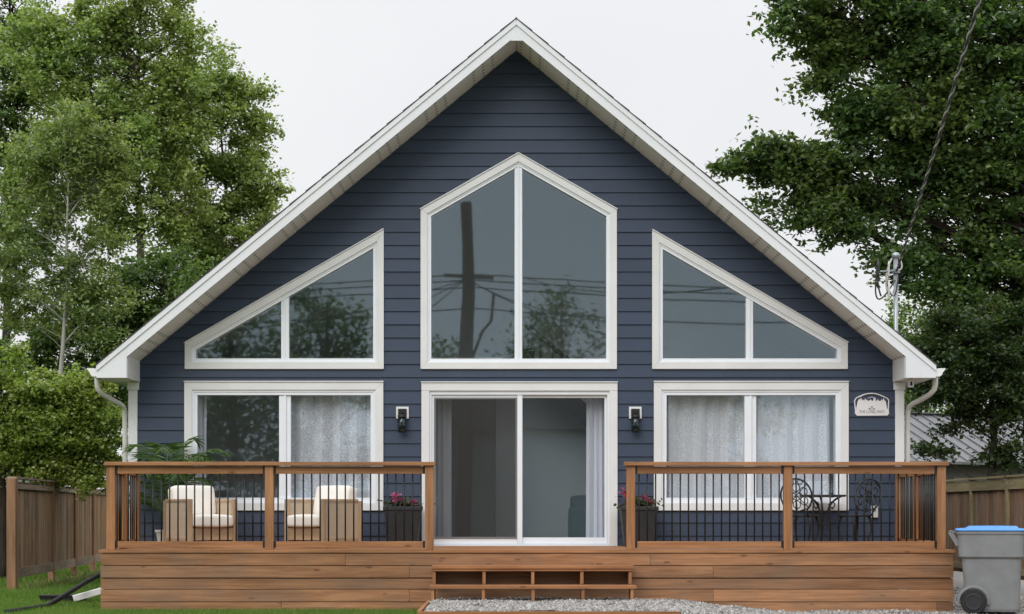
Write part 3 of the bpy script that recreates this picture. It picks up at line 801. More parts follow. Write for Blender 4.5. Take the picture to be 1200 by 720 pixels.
def tree(name, label, D, trunk_px, lobes, leaf, per, mat, bark, tr=.16, clump=.42, seed=1, group=None, lean=(0, 0), cat='tree', ybase=None, top=None, flat=.62, up=.6, depth=.75, Y0=None, show=1.0):
    rng = np.random.default_rng(seed); rnd = random.Random(seed)
    bx = (trunk_px - 605) * D / F; by = CY + D; S = D / F
    t = thing(name, label, cat, (bx, by, 0), 0, group)
    loc = []
    for (px, py, rx, ry, n) in lobes:
        c = Vector(((px - 605) * S - bx, rnd.uniform(-.5, .5) * rx * S * depth, CZ + (600 - py) * S))
        loc.append((c, rx * S, ry * S, n))
    ztop = top if top else max(c.z + .4 * rz_ for c, _, rz_, _ in loc)
    w = MB()
    k = 8; tp = []
    for i in range(k + 1):
        u = i / k; tp.append(Vector((lean[0] * u * ztop + rnd.uniform(-.06, .06) * (i > 0) * ztop * .12, lean[1] * u * ztop + rnd.uniform(-.05, .05) * (i > 0), -.1 + (ztop + .1) * u)))
    w.tube(tp, [tr * (1 - .93 * (i / k) ** .8) * (1.25 if i == 0 else 1) for i in range(k + 1)], 9)
    def on_trunk(z_):
        u = max(0, min(.999, z_ / ztop)) * k; i = int(u); return tp[i].lerp(tp[i + 1], u - i)
    Cs = []
    for c, rx, rz_, n in loc:
        base = on_trunk(max(.18 * ztop, c.z - .55 * math.hypot(c.x, c.y) - .25 * rz_))
        mid = base.lerp(c, .5) + Vector((0, 0, .12 * (c - base).length))
        lr = max(.018, tr * .38 * min(1, (rx + rz_) / 2.5))
        lp = bez(base, mid, c, 6); w.tube(lp, [lr * (1 - .75 * i / 6) for i in range(7)], 6)
        m = max(4, int(n * show))
        for _ in range(m):
            v = rng.normal(size=3); v /= np.linalg.norm(v); rad = rng.uniform(.12, 1) ** .5
            q = Vector((c.x + v[0] * rad * rx, c.y + v[1] * rad * rx * depth, c.z + v[2] * rad * rz_))
            if q.z < .35: continue
            s_ = lp[rnd.randrange(2, 7)] if rnd.random() < .8 else on_trunk(q.z - .5)
            w.tube(bez(s_, s_.lerp(q, .5) + Vector((rnd.uniform(-.1, .1), rnd.uniform(-.1, .1), .12)), q, 3), [lr * .3, lr * .22, lr * .14, .004], 4, False)
            cs = clump * rng.uniform(.55, 1.35)
            kk = max(6, int(per * rng.uniform(.6, 1.4)))
            pts = rng.normal(size=(kk, 3)) * np.array([cs, cs, cs * flat]) * .55 + np.array(q)
            # dangling sprig towards the outside
            out = Vector((q.x - c.x, q.y - c.y, (q.z - c.z) * .6))
            if out.length > .1:
                out.normalize(); sp_n = kk // 4
                u = rng.uniform(0, 1, sp_n)[:, None]
                pts[:sp_n] = np.array(q) + u * np.array(out) * cs * 1.5 + rng.normal(size=(sp_n, 3)) * cs * .16
            Cs.append(pts)
    C = np.concatenate(Cs)
    C = C[C[:, 2] > .25]
    V = kites(C, leaf, leaf * .68, rng, up, .35)
    w.build('trunk', bark, t, 0, True)
    fast_mesh('crown', V, len(C), 4, mat, t)
    return t
TREES = 'trees behind the house on the left'
tree('poplar_tree', 'tallest pale green poplar behind the house, its top running out of the picture', 46, 165,
     [(95, 30, 55, 60, 26), (150, 70, 50, 60, 24), (215, 40, 35, 50, 15), (125, 150, 50, 60, 22), (185, 150, 45, 60, 22), (200, 240, 50, 60, 22), (130, 240, 45, 55, 18), (165, -40, 60, 50, 14), (60, 90, 45, 60, 20), (215, 120, 45, 55, 22), (150, 190, 60, 60, 24), (60, 190, 45, 60, 16), (165, 5, 36, 40, 13), (30, 60, 40, 50, 12)],
     .12, 165, M['leaf_poplar'], M['bark'], .2, .36, 11, TREES, show=1.55)
tree('poplar_tree', 'poplar with feathery outer branches beside the white roof edge on the left', 48, 262,
     [(255, 105, 38, 40, 16), (285, 130, 38, 40, 16), (235, 180, 45, 50, 20), (285, 215, 38, 45, 17), (275, 290, 48, 50, 24), (300, 265, 24, 40, 8), (225, 290, 45, 55, 22), (250, 370, 60, 50, 22), (240, 235, 45, 50, 18), (300, 175, 24, 36, 9), (305, 225, 22, 36, 8), (215, 110, 40, 50, 14), (316, 280, 16, 26, 5)],
     .12, 165, M['leaf_poplar'], M['bark'], .17, .34, 12, TREES, show=1.5)
tree('broadleaf_tree', 'darker tree at the far left edge with branches against the sky', 52, 12,
     [(20, 50, 55, 35, 18), (45, 100, 50, 35, 16), (-30, 90, 60, 60, 14), (15, 170, 50, 45, 16), (70, 150, 30, 40, 8), (10, 260, 60, 60, 20), (20, 10, 60, 30, 12), (0, 130, 50, 60, 14), (35, 310, 50, 50, 14), (30, 220, 40, 40, 12)],
     .13, 140, M['leaf_understory'], M['bark_dark'], .22, .38, 13, TREES, show=1.6)
tree('aspen_tree', 'slender aspen with pale forked trunk in front of the poplars', 40, 60,
     [(85, 150, 30, 42, 13), (50, 185, 36, 42, 13), (115, 170, 28, 40, 11), (70, 215, 42, 50, 20), (115, 215, 35, 45, 15), (35, 270, 45, 50, 16), (100, 300, 45, 50, 18), (50, 350, 50, 45, 14), (120, 360, 40, 40, 14), (5, 330, 40, 60, 12)],
     .10, 150, M['leaf_aspen'], M['bark_pale'], .10, .30, 14, TREES, lean=(.06, -.03), show=1.6)
tree('broadleaf_tree', 'dense dark tree low behind the left roof slope', 43, 200,
     [(190, 330, 60, 55, 32), (240, 380, 60, 50, 30), (140, 390, 55, 55, 30), (175, 450, 60, 50, 26), (110, 450, 50, 50, 24), (290, 400, 50, 50, 16), (80, 400, 50, 45, 18), (20, 420, 50, 50, 18)],
     .125, 150, M['leaf_understory'], M['bark_dark'], .18, .38, 15, TREES, show=1.4)
tree('apple_tree', 'low bright green tree leaning over the left fence', 31, 2,
     [(30, 470, 60, 35, 28), (85, 465, 40, 32, 20), (110, 500, 36, 35, 22), (60, 515, 60, 38, 34), (105, 545, 36, 26, 18), (15, 535, 50, 35, 22), (-35, 490, 50, 55, 18), (70, 548, 35, 20, 11), (5, 425, 30, 25, 6)],
     .08, 190, M['leaf_apple'], M['bark_dark'], .16, .25, 16, None, top=3.0, show=1.6)
MAPLES = 'trees to the right of the house'
tree('maple_tree', 'huge dark green maple overhanging the roof on the right', 39, 1215,
     [(940, 10, 45, 40, 18), (985, 55, 50, 40, 22), (965, 85, 30, 25, 9), (1040, 20, 70, 55, 34), (1015, 140, 45, 40, 22), (890, 185, 45, 24, 14), (945, 190, 55, 30, 20), (1000, 215, 55, 35, 24),
      (930, 240, 45, 30, 13), (985, 262, 40, 28, 13), (1060, 120, 60, 60, 34), (1120, 60, 80, 70, 42), (1080, 210, 60, 60, 36), (1150, 170, 70, 70, 42), (1130, 280, 70, 60, 38), (1190, 330, 70, 60, 34), (1185, 60, 70, 80, 36),
      (1100, 350, 50, 40, 18), (1200, 230, 70, 70, 34), (1170, 410, 60, 45, 28), (1270, 120, 80, 120, 30), (1050, -40, 120, 50, 30), (1050, 300, 40, 35, 10), (1260, 330, 70, 100, 22)],
     .14, 120, M['leaf_maple'], M['bark_dark'], .34, .38, 21, MAPLES, top=12.5, flat=.45, show=1.6)
tree('bright_tree', 'light green tree far behind the service mast', 62, 1085,
     [(1075, 385, 35, 35, 16), (1110, 420, 40, 40, 18), (1060, 430, 30, 40, 12), (1130, 470, 50, 40, 16), (1075, 480, 40, 30, 12), (1190, 470, 60, 50, 16)],
     .16, 150, M['leaf_bright'], M['bark'], .16, .6, 22, MAPLES)

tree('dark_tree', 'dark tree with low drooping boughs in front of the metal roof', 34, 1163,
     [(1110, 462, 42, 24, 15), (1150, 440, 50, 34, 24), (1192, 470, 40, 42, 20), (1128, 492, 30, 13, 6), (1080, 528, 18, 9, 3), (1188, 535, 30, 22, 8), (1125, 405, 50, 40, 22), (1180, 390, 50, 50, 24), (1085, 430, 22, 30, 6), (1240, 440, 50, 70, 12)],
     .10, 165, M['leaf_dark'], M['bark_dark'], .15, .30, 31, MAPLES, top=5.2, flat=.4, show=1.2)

# ------------------------------------------------------------------ palm, planters
t = thing('potted_palm', 'feathery green palm in a white ribbed pot behind the left armchair', 'potted palm', (-4.60, -.55, DZ))
b = MB(); n = 28; prof = [(.105, 0), (.118, .1), (.135, .19), (.15, .192), (.15, .222), (.135, .222), (.13, .18)]
b.lathe(prof, n)
b.v = [(x * (1 + .03 * (i % n % 2) * (z_ < .19)), y * (1 + .03 * (i % n % 2) * (z_ < .19)), z_) for i, (x, y, z_) in enumerate(b.v)]
b.build('pot', M['pot_white'], t); MB().lathe([(.13, .17), (.128, .185)], 20).build('soil', M['soil'], t)
rng = np.random.default_rng(5); rnd = random.Random(5)
st = MB(); Vs = []
fr = [(95, .55, 1.42), (60, .75, 1.30), (125, .62, 1.30), (20, .72, 1.12), (160, .62, 1.18), (-20, .60, .98), (200, .55, .95), (250, .6, 1.1), (290, .62, 1.05), (330, .7, 1.25), (40, .5, 1.5), (270, .4, 1.4), (140, .7, .8), (-45, .58, .75), (225, .62, .72), (10, .8, 1.36), (175, .5, 1.42)]
for (a, rr_, hh) in fr:
    a = R(a); e = Vector((math.cos(a) * rr_, math.sin(a) * rr_ * .6, hh - .12)); m_ = Vector((e.x * .35, e.y * .35, hh * 1.12))
    pts = bez((rnd.uniform(-.03, .03), rnd.uniform(-.03, .03), .17), m_, e, 16)
    st.tube(pts, [.008 * (1 - i / 18) + .0015 for i in range(17)], 5)
    for i in range(5, 17):
        for h_ in (0, .5)[:1 + i % 2]:
            p = pts[i] if h_ == 0 or i == 16 else pts[i].lerp(pts[min(16, i + 1)], .5)
            dd = (pts[i] - pts[i - 1]).normalized(); sd = dd.cross(Vector((0, 0, 1))).normalized(); upv = sd.cross(dd)
            for s_ in (-1, 1):
                L = .30 * math.sin(math.pi * (.18 + .78 * (i - 5 + h_) / 12)) + .05
                d_ = (dd * .55 + sd * s_ * .85 - Vector((0, 0, .28)) + Vector([rnd.uniform(-.1, .1) for _ in range(3)])).normalized()
                ws = d_.cross(upv).normalized() * .014
                Vs.append([p, p + d_ * L * .4 + ws, p + d_ * L - Vector((0, 0, .03)), p + d_ * L * .4 - ws])
st.build('stem', M['palm_stem'], t, 0, True)
V = np.array([[tuple(q) for q in f] for f in Vs]).reshape(-1, 3)
fast_mesh('frond', V, len(Vs), 4, M['palm'], t)

def planter(label, x, y, seed, petal, nfl):
    t = thing('flower_planter', label, 'planter', (x, y, DZ), 0, 'dark planters beside the patio door')
    b = MB(); A, B, h = .19, .25, .53
    def sq(r, z_): return [(-r, -r, z_), (r, -r, z_), (r, r, z_), (-r, r, z_)]
    b.poly(sq(A, 0) + sq(B - .012, h - .05) + sq(B, h - .049) + sq(B, h) + sq(B - .03, h) + sq(B - .035, h - .06),
           [(3, 2, 1, 0)] + [(4 * k + i, 4 * k + (i + 1) % 4, 4 * k + 4 + (i + 1) % 4, 4 * k + 4 + i) for k in range(5) for i in range(4)] + [(20, 21, 22, 23)])
    b.build('pot', M['planter'], t, .006)
    rng = np.random.default_rng(seed)
    C = rng.normal(size=(420, 3)) * np.array([.11, .10, .035]) + np.array([0, 0, h + .03])
    fast_mesh('foliage', kites(C, .06, .04, rng, .5, .1), len(C), 4, M['flower_leaf'], t)
    Cf = []
    for i in range(nfl):
        c = np.array([rng.uniform(-.2, .2), rng.uniform(-.2, .2), h + rng.uniform(.05, .19 if abs(i) % 3 else .12)])
        Cf.append(c + rng.normal(size=(26, 3)) * np.array([.024, .024, .02]))
    C = np.concatenate(Cf); fast_mesh('flower', kites(C, .034, .034, rng, .2, 0), len(C), 4, petal, t)
planter('dark planter with bright pink flowers left of the patio door', -1.50, -.36, 41, M['petal'], 6)
planter('dark planter with crimson flowers right of the patio door', 1.62, -.36, 42, M['petal_red'], 5)

# ------------------------------------------------------------------ bistro set
def arcp(c, r, a0, a1, n, plane='xz', sq=1):
    out = []
    for i in range(n + 1):
        a = R(a0 + (a1 - a0) * i / n)
        out.append((c[0] + r * math.cos(a), c[1], c[2] + r * sq * math.sin(a)))
    return out
def bistro_chair(label, loc, rz):
    t = thing('bistro_chair', label, 'chair', loc, rz, 'black iron bistro chairs')
    b = MB(); b.lathe([(.17, .395), (.20, .40), (.205, .41), (.20, .42), (.05, .416)], 22); b.build('seat', M['iron'], t, 0, True)
    bk = MB(); c = (0, .20, .66); r = .21; tz = .17
    def lean(p): return (p[0], p[1] + (p[2] - .42) * .18, p[2])
    bk.tube([lean(p) for p in arcp(c, r, -50, 230, 30, sq=1.05)], .012, 6)
    for s_ in (-1, 1):
        bk.tube([lean((s_ * .135, .20, .49)), lean((s_ * .13, .18, .44)), (s_ * .12, .15, .40)], .011, 6)
    rr_ = random.Random(3)
    for (cx, cz, q) in ((0, .66, .055), (0, .77, .05), (0, .55, .05), (.1, .72, .05), (-.1, .72, .05), (.1, .60, .05), (-.1, .60, .05), (.06, .84, .032), (-.06, .84, .032)):
        bk.tube([lean(p) for p in arcp((cx, .20, cz), q, 0, 360, 14)], .0065, 5, False)
    for (xa, za, xb, zb_) in ((0, .45, 0, .875), (-.19, .66, .19, .66), (-.15, .52, .15, .81), (.15, .52, -.15, .81)):
        bk.tube([lean((xa, .20, za)), lean((xb, .20, zb_))], .006, 5)
    bk.tube([lean((-.15, .20, .505)), lean((0, .20, .46)), lean((.15, .20, .505))], .009, 5)
    bk.build('backrest', M['iron'], t, 0, True)
    for (lx, ly) in ((-.15, -.13), (.15, -.13), (-.14, .14), (.14, .14)):
        MB().tube(bez((lx * .9, ly * .9, .40), (lx * 1.25, ly * 1.25, .25), (lx * .85, ly * .85, .12), 6) + bez((lx * .85, ly * .85, .12), (lx * .8, ly * .8, .04), (lx * 1.3, ly * 1.3, .0), 4)[1:],
                  [.022, .02, .018, .015, .013, .012, .012, .012, .012, .013, .016], 6).build('leg', M['iron'], t, 0, True)
    return t
# chairs face the table between them
bistro_chair('left black iron bistro chair with oval lattice back, behind the railing post', (3.70, -1.0, DZ), R(150))
bistro_chair('right black iron bistro chair with oval lattice back, in front of the outlet box', (4.37, -1.0, DZ), R(-150))
t = thing('bistro_table', 'small round black iron table between the two bistro chairs', 'table', (4.06, -.43, DZ))
MB().lathe([(.27, .655), (.295, .66), (.30, .672), (.295, .684), (.1, .686)], 30).build('tabletop', M['iron'], t)
for i in range(3):
    a = R(90 + 120 * i); m = rotz(a)
    pts = bez((.24, 0, .66), (.05, 0, .58), (.06, 0, .40), 7) + bez((.06, 0, .40), (.06, 0, .12), (.25, 0, 0), 7)[1:]
    leg = MB().tube(pts, .013, 6); leg.tube([(x + .12, 0, z_ + .55) for x, _, z_ in arcp((0, 0, 0), .04, -90, 250, 14)], .008, 5)
    leg.tube(bez((.07, 0, .56), (.16, 0, .46), (.12, 0, .51), 6), .008, 5)
    leg.xf(m).build('leg', M['iron'], t, 0, True)
MB().tube(arcp((0, 0, 0), .065, 0, 360, 16) and [(.065 * math.cos(R(i * 22.5)), .065 * math.sin(R(i * 22.5)), .3) for i in range(17)], .009, 5, False).build('ring', M['iron'], t)

# ------------------------------------------------------------------ curtains and things indoors
def curtain(label, xa, xb, z0, z1, y, mat, waves, amp, group=None, flare=0, cover=None):
    n = 90; c = MB(); o = []
    for r_ in range(13):
        u = r_ / 12
        for i in range(n + 1):
            s_ = i / n; x = xa + (xb - xa) * s_
            x += flare * (1 - u) * (s_ - .5)
            ph = waves * 2 * math.pi * s_ + .5 * math.sin(3 * s_ * math.pi + 1)
            c.v.append((x + .012 * math.sin(ph * 2 + u), y + amp * math.sin(ph) * (1.1 - .35 * u) + amp * .4 * math.sin(ph * .47 + 2 + u), z0 + (z1 - z0) * u))
    for r_ in range(12):
        for i in range(n):
            a = r_ * (n + 1) + i; c.f.append([a, a + 1, a + n + 2, a + n + 1])
    ob = c.build('curtain', mat, None, 0, True)
    tag(ob, label, 'curtain', group)
zt_w, zb_w = wz(458), wz(592)
gw = 'curtains hanging behind the glass'
curtain('white lace curtain filling the left pane of the right window', wx(774), wx(879), zb_w, zt_w, .235, M['lace'], 6, .05, gw)
curtain('white lace curtain in the right pane of the right window, open at its edge', wx(881), wx(975), zb_w, zt_w, .235, M['lace'], 6, .05, gw, flare=.06)
curtain('grey lace curtain in the right pane of the left window', wx(337), wx(446), zb_w, zt_w, .235, M['lace_thin'], 5, .05, gw)
curtain('narrow white drape gathered at the far left of the left window', wx(224), wx(238), zb_w, zt_w, .27, M['drape'], 2, .03, gw)
curtain('pale drape behind the insect screen of the patio door', wx(500), wx(528), .73, wz(460), .30, M['drape'], 4, .03, gw, flare=.02)
curtain('long pale drape at the right end of the patio door', wx(688), wx(716), .73, wz(460), .30, M['drape'], 4, .03, gw, flare=.03)
t = thing('infill', 'made-up tall dark cabinet inside the house behind the insect screen', 'infill', (-.66, 1.9, .72))  # invented dark box, put in to darken the room behind the left pane
MB().box(-.36, .36, 0, .4, 0, 2.2).build('infill_body', M['dark_wood'], t, .006)
for sx in (-1, 1): MB().box(sx * .18 - .17, sx * .18 + .17, -.022, -.001, .06, 2.14).build('door', M['dark_wood'], t, .006)  # front slabs of the made-up dark box
t = thing('sofa', 'dark green sofa end with rounded arm inside the patio door', 'sofa', (1.02, 1.3, .72))
cushion(.15, .3, .30, .42, .40, .30).build('body', M['sofa'], t, 0, True, 1)
cushion(.12, .3, .62, .36, .36, .10).build('arm', M['sofa'], t, 0, True, 1)
t = thing('staircase', 'dark wooden staircase descending to the right inside the house', 'staircase', (0, 2.5, .72))
b = MB(); b.beam((-.1, 0, 2.94), (2.6, 0, .52), .05, .26); b.build('stringer', M['dark_wood'], t)
b = MB()
for i in range(12):
    x = .0 + i * .24; z_ = 2.88 - i * .215
    b.box(x, x + .28, .03, .85, z_, z_ + .04)
b.build('tread', M['dark_wood'], t)
b = MB(); b.beam((-.1, 0, 3.48), (2.6, 0, 1.2), .05, .07); b.build('handrail', M['dark_wood'], t)
for i in range(14):
    x = .0 + i * .18; zz = 2.94 - (x + .1) * 2.42 / 2.7
    MB().box(x - .014, x + .014, -.014, .014, zz + .1, 3.48 - (x + .1) * 2.28 / 2.7).build('baluster', M['dark_wood'], t)

# ------------------------------------------------------------------ service mast and wires
mx_, my_ = 5.33, 1.0
t = thing('service_mast', 'grey steel electrical service mast rising past the right eave', 'service mast', (mx_, my_, 2.4))
MB().tube([(0, 0, -.4), (0, 0, 2.38)], .033, 10).build('conduit', M['steel'], t, 0, True)
MB().lathe([(.04, 0), (.055, .02), (.06, .045), (.04, .075), (.01, .085)], 14, (0, 0, 2.36)).build('weatherhead', M['steel'], t, 0, True)
b = MB(); b.beam((-.02, -.05, 2.18), (-.26, -.05, 2.17), .02, .02); b.lathe([(.06, -.03), (.062, .03)], 10, (0, 0, 2.18)); b.build('bracket', M['steel'], t)
for (x, z_, r_) in ((-.26, 2.2, .026), (-.11, 1.88, .022), (-.11, 2.2, .017)):
    MB().lathe([(r_ * .6, -.11), (r_, -.09), (r_ * .7, -.05), (r_, -.02), (r_ * .7, .02), (r_, .06), (r_ * .5, .11)], 10, (x, -.06, z_)).build('insulator', M['porcelain'] if x > -.2 else M['black_wire'], t, 0, True)
b = MB()
b.tube(bez((-.05, 0, 2.36), (-.12, -.03, 2.3), (-.13, -.06, 2.0), 8), .012, 6); b.tube(bez((.05, 0, 2.37), (.12, -.04, 2.2), (.02, -.05, 2.18), 8), .011, 6)
b.tube(bez((-.06, -.02, 2.35), (-.20, -.05, 2.1), (-.12, -.06, 1.85), 8), .012, 6)
b.build('service_cable', M['alu_wire'], t, 0, True)
b = MB(); b.tube(bez((-.26, -.06, 2.30), (-.40, -.06, 1.4), (-.02, -.06, 2.05), 12), .011, 6); b.tube(bez((-.14, -.06, 2.0), (-.02, -.06, 1.6), (.02, -.06, 2.1), 10), .010, 6)
b.tube(bez((-.26, -.06, 2.35), (-.29, -.06, 2.0), (-.22, -.06, 1.82), 10), .012, 6)
b.build('cable_loop', M['black_wire'], t, 0, True)
A_ = Vector((mx_, my_ - .05, 4.58)); E_ = Vector((.34, -32, 8.6))
def catpt(u, sag=.5): p = A_.lerp(E_, u); p.z -= sag * 4 * u * (1 - u); return p
t = thing('service_wire', 'twisted overhead service cable running up from the mast over the garden', 'cable', tuple(A_))
N_ = 900
for s_ in range(3):
    b = MB(); pts = []
    for i in range(N_ + 1):
        u = i / N_; p = catpt(u) - A_; a = 2 * math.pi * (u * 33.8 / .55) + s_ * 2.094
        pts.append((p.x + .0105 * math.cos(a), p.y, p.z + .0105 * math.sin(a)))
    b.tube(pts, .0085, 5).build('strand', M['alu_wire'] if s_ == 0 else M['black_wire'], t, 0, True)

# ------------------------------------------------------------------ wheeled bin
t = thing('wheeled_bin', 'grey wheeled recycling bin with blue lid beside the deck corner', 'bin', (5.56, -3.02, .01), R(-14))
b = MB()
def rr_loop(hx, hy, z_, x_off=0, k=.07, n=4):
    o = []
    for (sx, sy, a0) in ((1, 1, 0), (-1, 1, 90), (-1, -1, 180), (1, -1, 270)):
        for i in range(n + 1):
            a = R(a0 + 90 * i / n); o.append((x_off + sx * (hx - k) + k * math.cos(a), sy * (hy - k) + k * math.sin(a), z_))
    return o
loops = [rr_loop(.285, .235, .03, .035), rr_loop(.30, .245, .06, .03), rr_loop(.335, .285, .64, .012), rr_loop(.365, .315, .67, .008), rr_loop(.375, .322, .93, 0), rr_loop(.39, .335, .935, 0), rr_loop(.39, .335, .965, 0), rr_loop(.365, .31, .965, 0), rr_loop(.35, .30, .80, 0)]
L_ = len(loops[0]); vs = [p for l in loops for p in l]
fs = [[k * L_ + i, k * L_ + (i + 1) % L_, (k + 1) * L_ + (i + 1) % L_, (k + 1) * L_ + i] for k in range(len(loops) - 1) for i in range(L_)]
fs += [list(range(L_))[::-1], [(len(loops) - 1) * L_ + i for i in range(L_)]]
b.poly(vs, fs); b.build('body', M['bin_grey'], t, 0)
ll = [rr_loop(.40, .345, .966, .005), rr_loop(.405, .35, .980, .005), rr_loop(.385, .33, .994, .0), rr_loop(.30, .25, 1.000, .02), rr_loop(.27, .22, 1.024, .03), rr_loop(.1, .08, 1.028, .03)]
b = MB(); vs = [p for l in ll for p in l]
fs = [[k * L_ + i, k * L_ + (i + 1) % L_, (k + 1) * L_ + (i + 1) % L_, (k + 1) * L_ + i] for k in range(len(ll) - 1) for i in range(L_)] + [list(range(L_))[::-1], [(len(ll) - 1) * L_ + i for i in range(L_)]]
b.poly(vs, fs); b.build('lid', M['bin_blue'], t, .004)
b = MB(); b.tube([(-.45, -.25, .955), (-.45, .25, .955)], .018, 8)
for y in (-.25, -.12, 0, .12, .25):
    b.beam((-.36, y, .80), (-.455, y, .955), .012, .05); b.beam((-.38, y, .955), (-.45, y, .958), .012, .02)
b.build('handle', M['bin_grey'], t)
for sy in (-1, 1):
    w = MB(); w.lathe([(.05, -.035), (.135, -.035), (.145, -.02), (.145, .02), (.135, .035), (.05, .035)], 26); w.xf(Matrix.Translation((-.19, sy * .30, .145)) @ Matrix.Rotation(R(90), 4, 'X'))
    wo = w.build('wheel', M['rubber'], t)
    h_ = MB(); h_.lathe([(.10, -.04), (.09, -.043), (.03, -.036), (.025, .036), (.09, .043), (.10, .04)], 20); h_.xf(Matrix.Translation((-.19, sy * .30, .145)) @ Matrix.Rotation(R(90), 4, 'X'))
    h_.build('hub', M['planter'], wo)
MB().tube([(-.19, -.30, .145), (-.19, .30, .145)], .014, 8).build('axle', M['steel'], t)
for sy in (-1, 1):
    b = MB(); pts = [(-.19 + .17 * math.cos(R(a)), sy * .262, .145 + .17 * math.sin(R(a))) for a in range(-10, 191, 20)]
    b.tube(pts, .02, 6); b.build('wheel_arch', M['bin_grey'], t)

# ------------------------------------------------------------------ fences
def fence(label, base, pts, mats, h, bw, side, trim):
    t = thing('wooden_fence', label, 'fence', base)
    mb_, mr_, mp_ = mats
    B0 = Vector(base)
    rnd = random.Random(int(abs(base[0]) * 10))
    brd = MB(); rail = MB(); capb = MB()
    for (p, q) in zip(pts, pts[1:]):
        p = Vector((*p, 0)) - B0; q = Vector((*q, 0)) - B0; d = (q - p); L = d.length; d.normalize(); nrm = Vector((d.y, -d.x, 0)) * side
        u = .05
        while u < L - .05:
            w_ = min(bw * rnd.uniform(.85, 1.1), L - .05 - u)
            c = p + d * (u + w_ / 2) + nrm * rnd.uniform(-.006, .006)
            brd.obox(c + Vector((0, 0, (h - .05 + .2) / 2 + .02)), d, nrm, (0, 0, 1), w_ / 2 - .003, .009, (h - .05 - .24) / 2)
            u += w_
        for (zc, hh, th, dep) in trim:
            rail.obox(p + d * (L / 2) + nrm * (.012 + dep / 2) + Vector((0, 0, zc)), d, nrm, (0, 0, 1), L / 2 - .05, dep / 2, hh / 2)
        capb.obox(p + d * (L / 2) + Vector((0, 0, h + .012)), d, nrm, (0, 0, 1), L / 2 + .02, .065, .014)
    brd.build('fence_board', mb_, t); rail.build('fence_rail', mr_, t); capb.build('cap_board', mr_, t)
    for i, p in enumerate(pts):
        p = Vector((*p, 0)) - B0
        w_ = .07 if (i == 0 and side > 0) else .05
        MB().box(p.x - w_, p.x + w_, p.y - w_, p.y + w_, -.1, h - .003).build('fence_post', mp_, t, .005)
def fl(D): return (-7.80 - .098 * (D - 27), CY + D)
fence('weathered brown plank fence on the left receding behind the deck', (-7.80, 3.5, 0), [fl(27), fl(30.6), fl(33.1), fl(35.5), fl(38), fl(40.5), fl(43)], (M['fence_l'], M['fence_rail_l'], M['fence_post_l']), 1.72, .12, 1, [(.24, .15, 0, .03), (1.60, .08, 0, .03)])
fence('brown plank fence with pale top rail on the right behind the bin', (7.1, -3, 0), [(7.12, y) for y in (-3.0, -.6, 1.7, 3.7, 6.0, 8.4, 10.8, 13.2)], (M['fence_r'], M['fence_rail_r'], M['fence_rail_r']), 1.70, .13, -1, [(1.60, .15, 0, .03), (.35, .09, 0, .04)])

# ------------------------------------------------------------------ neighbouring buildings
t = thing('neighbour_house', 'low neighbouring building with grey standing seam metal roof beyond the right fence', 'building', (9.6, 19.4, 0), R(31))
rz_, ez_, run = 3.62, 2.36, 2.45; L0, L1 = -4.5, 4.2
MB().box(L0 + .3, L1 - .3, -run + .3, run - .3, 0, ez_ + .02).build('wall', paint('dark brown clapboard', (.09, .08, .07), .7, .15, 3), t)
b = MB()
for s_ in (-1, 1):
    b.poly([(L0, 0, rz_), (L1, 0, rz_), (L1, s_ * run, ez_), (L0, s_ * run, ez_), (L0, 0, rz_ - .06), (L1, 0, rz_ - .06), (L1, s_ * run, ez_ - .06), (L0, s_ * run, ez_ - .06)],
           [(0, 1, 2, 3), (7, 6, 5, 4), (0, 3, 7, 4), (1, 5, 6, 2), (3, 2, 6, 7)])
    x = L0 + .1
    while x < L1:
        b.beam((x, 0, rz_ + .012), (x, s_ * run, ez_ + .012), .022, .035); x += .40
b.beam((L0, 0, rz_ + .02), (L1, 0, rz_ + .02), .2, .03)
b.build('roof', M['metal_roof'], t)
MB().box(-.6, .5, -run + .27, -run + .31, .9, 2.0).build('window', M['screen_frame'], t)
t = thing('garden_shed', 'white clapboard shed at the far left edge behind the tree trunk', 'shed', (-16.2, 26, 0))
b = MB()
for i in range(14): b.poly([(-2, -1.5, .02 + i * .16), (2, -1.5, .02 + i * .16), (2, -1.485, .18 + i * .16), (-2, -1.485, .18 + i * .16)], [(0, 1, 2, 3)])
b.box(-1.98, 1.98, -1.47, 1.5, 0, 2.26); b.build('wall', M['white_wall'], t)
MB().prism([(-2.2, 2.27), (2.2, 2.27), (0, 3.3)], -1.7, 1.7).build('roof', M['shingle'], t)
MB().box(1.9, 2.02, -1.54, -1.47, 0, 2.26).build('corner_board', M['trim'], t)

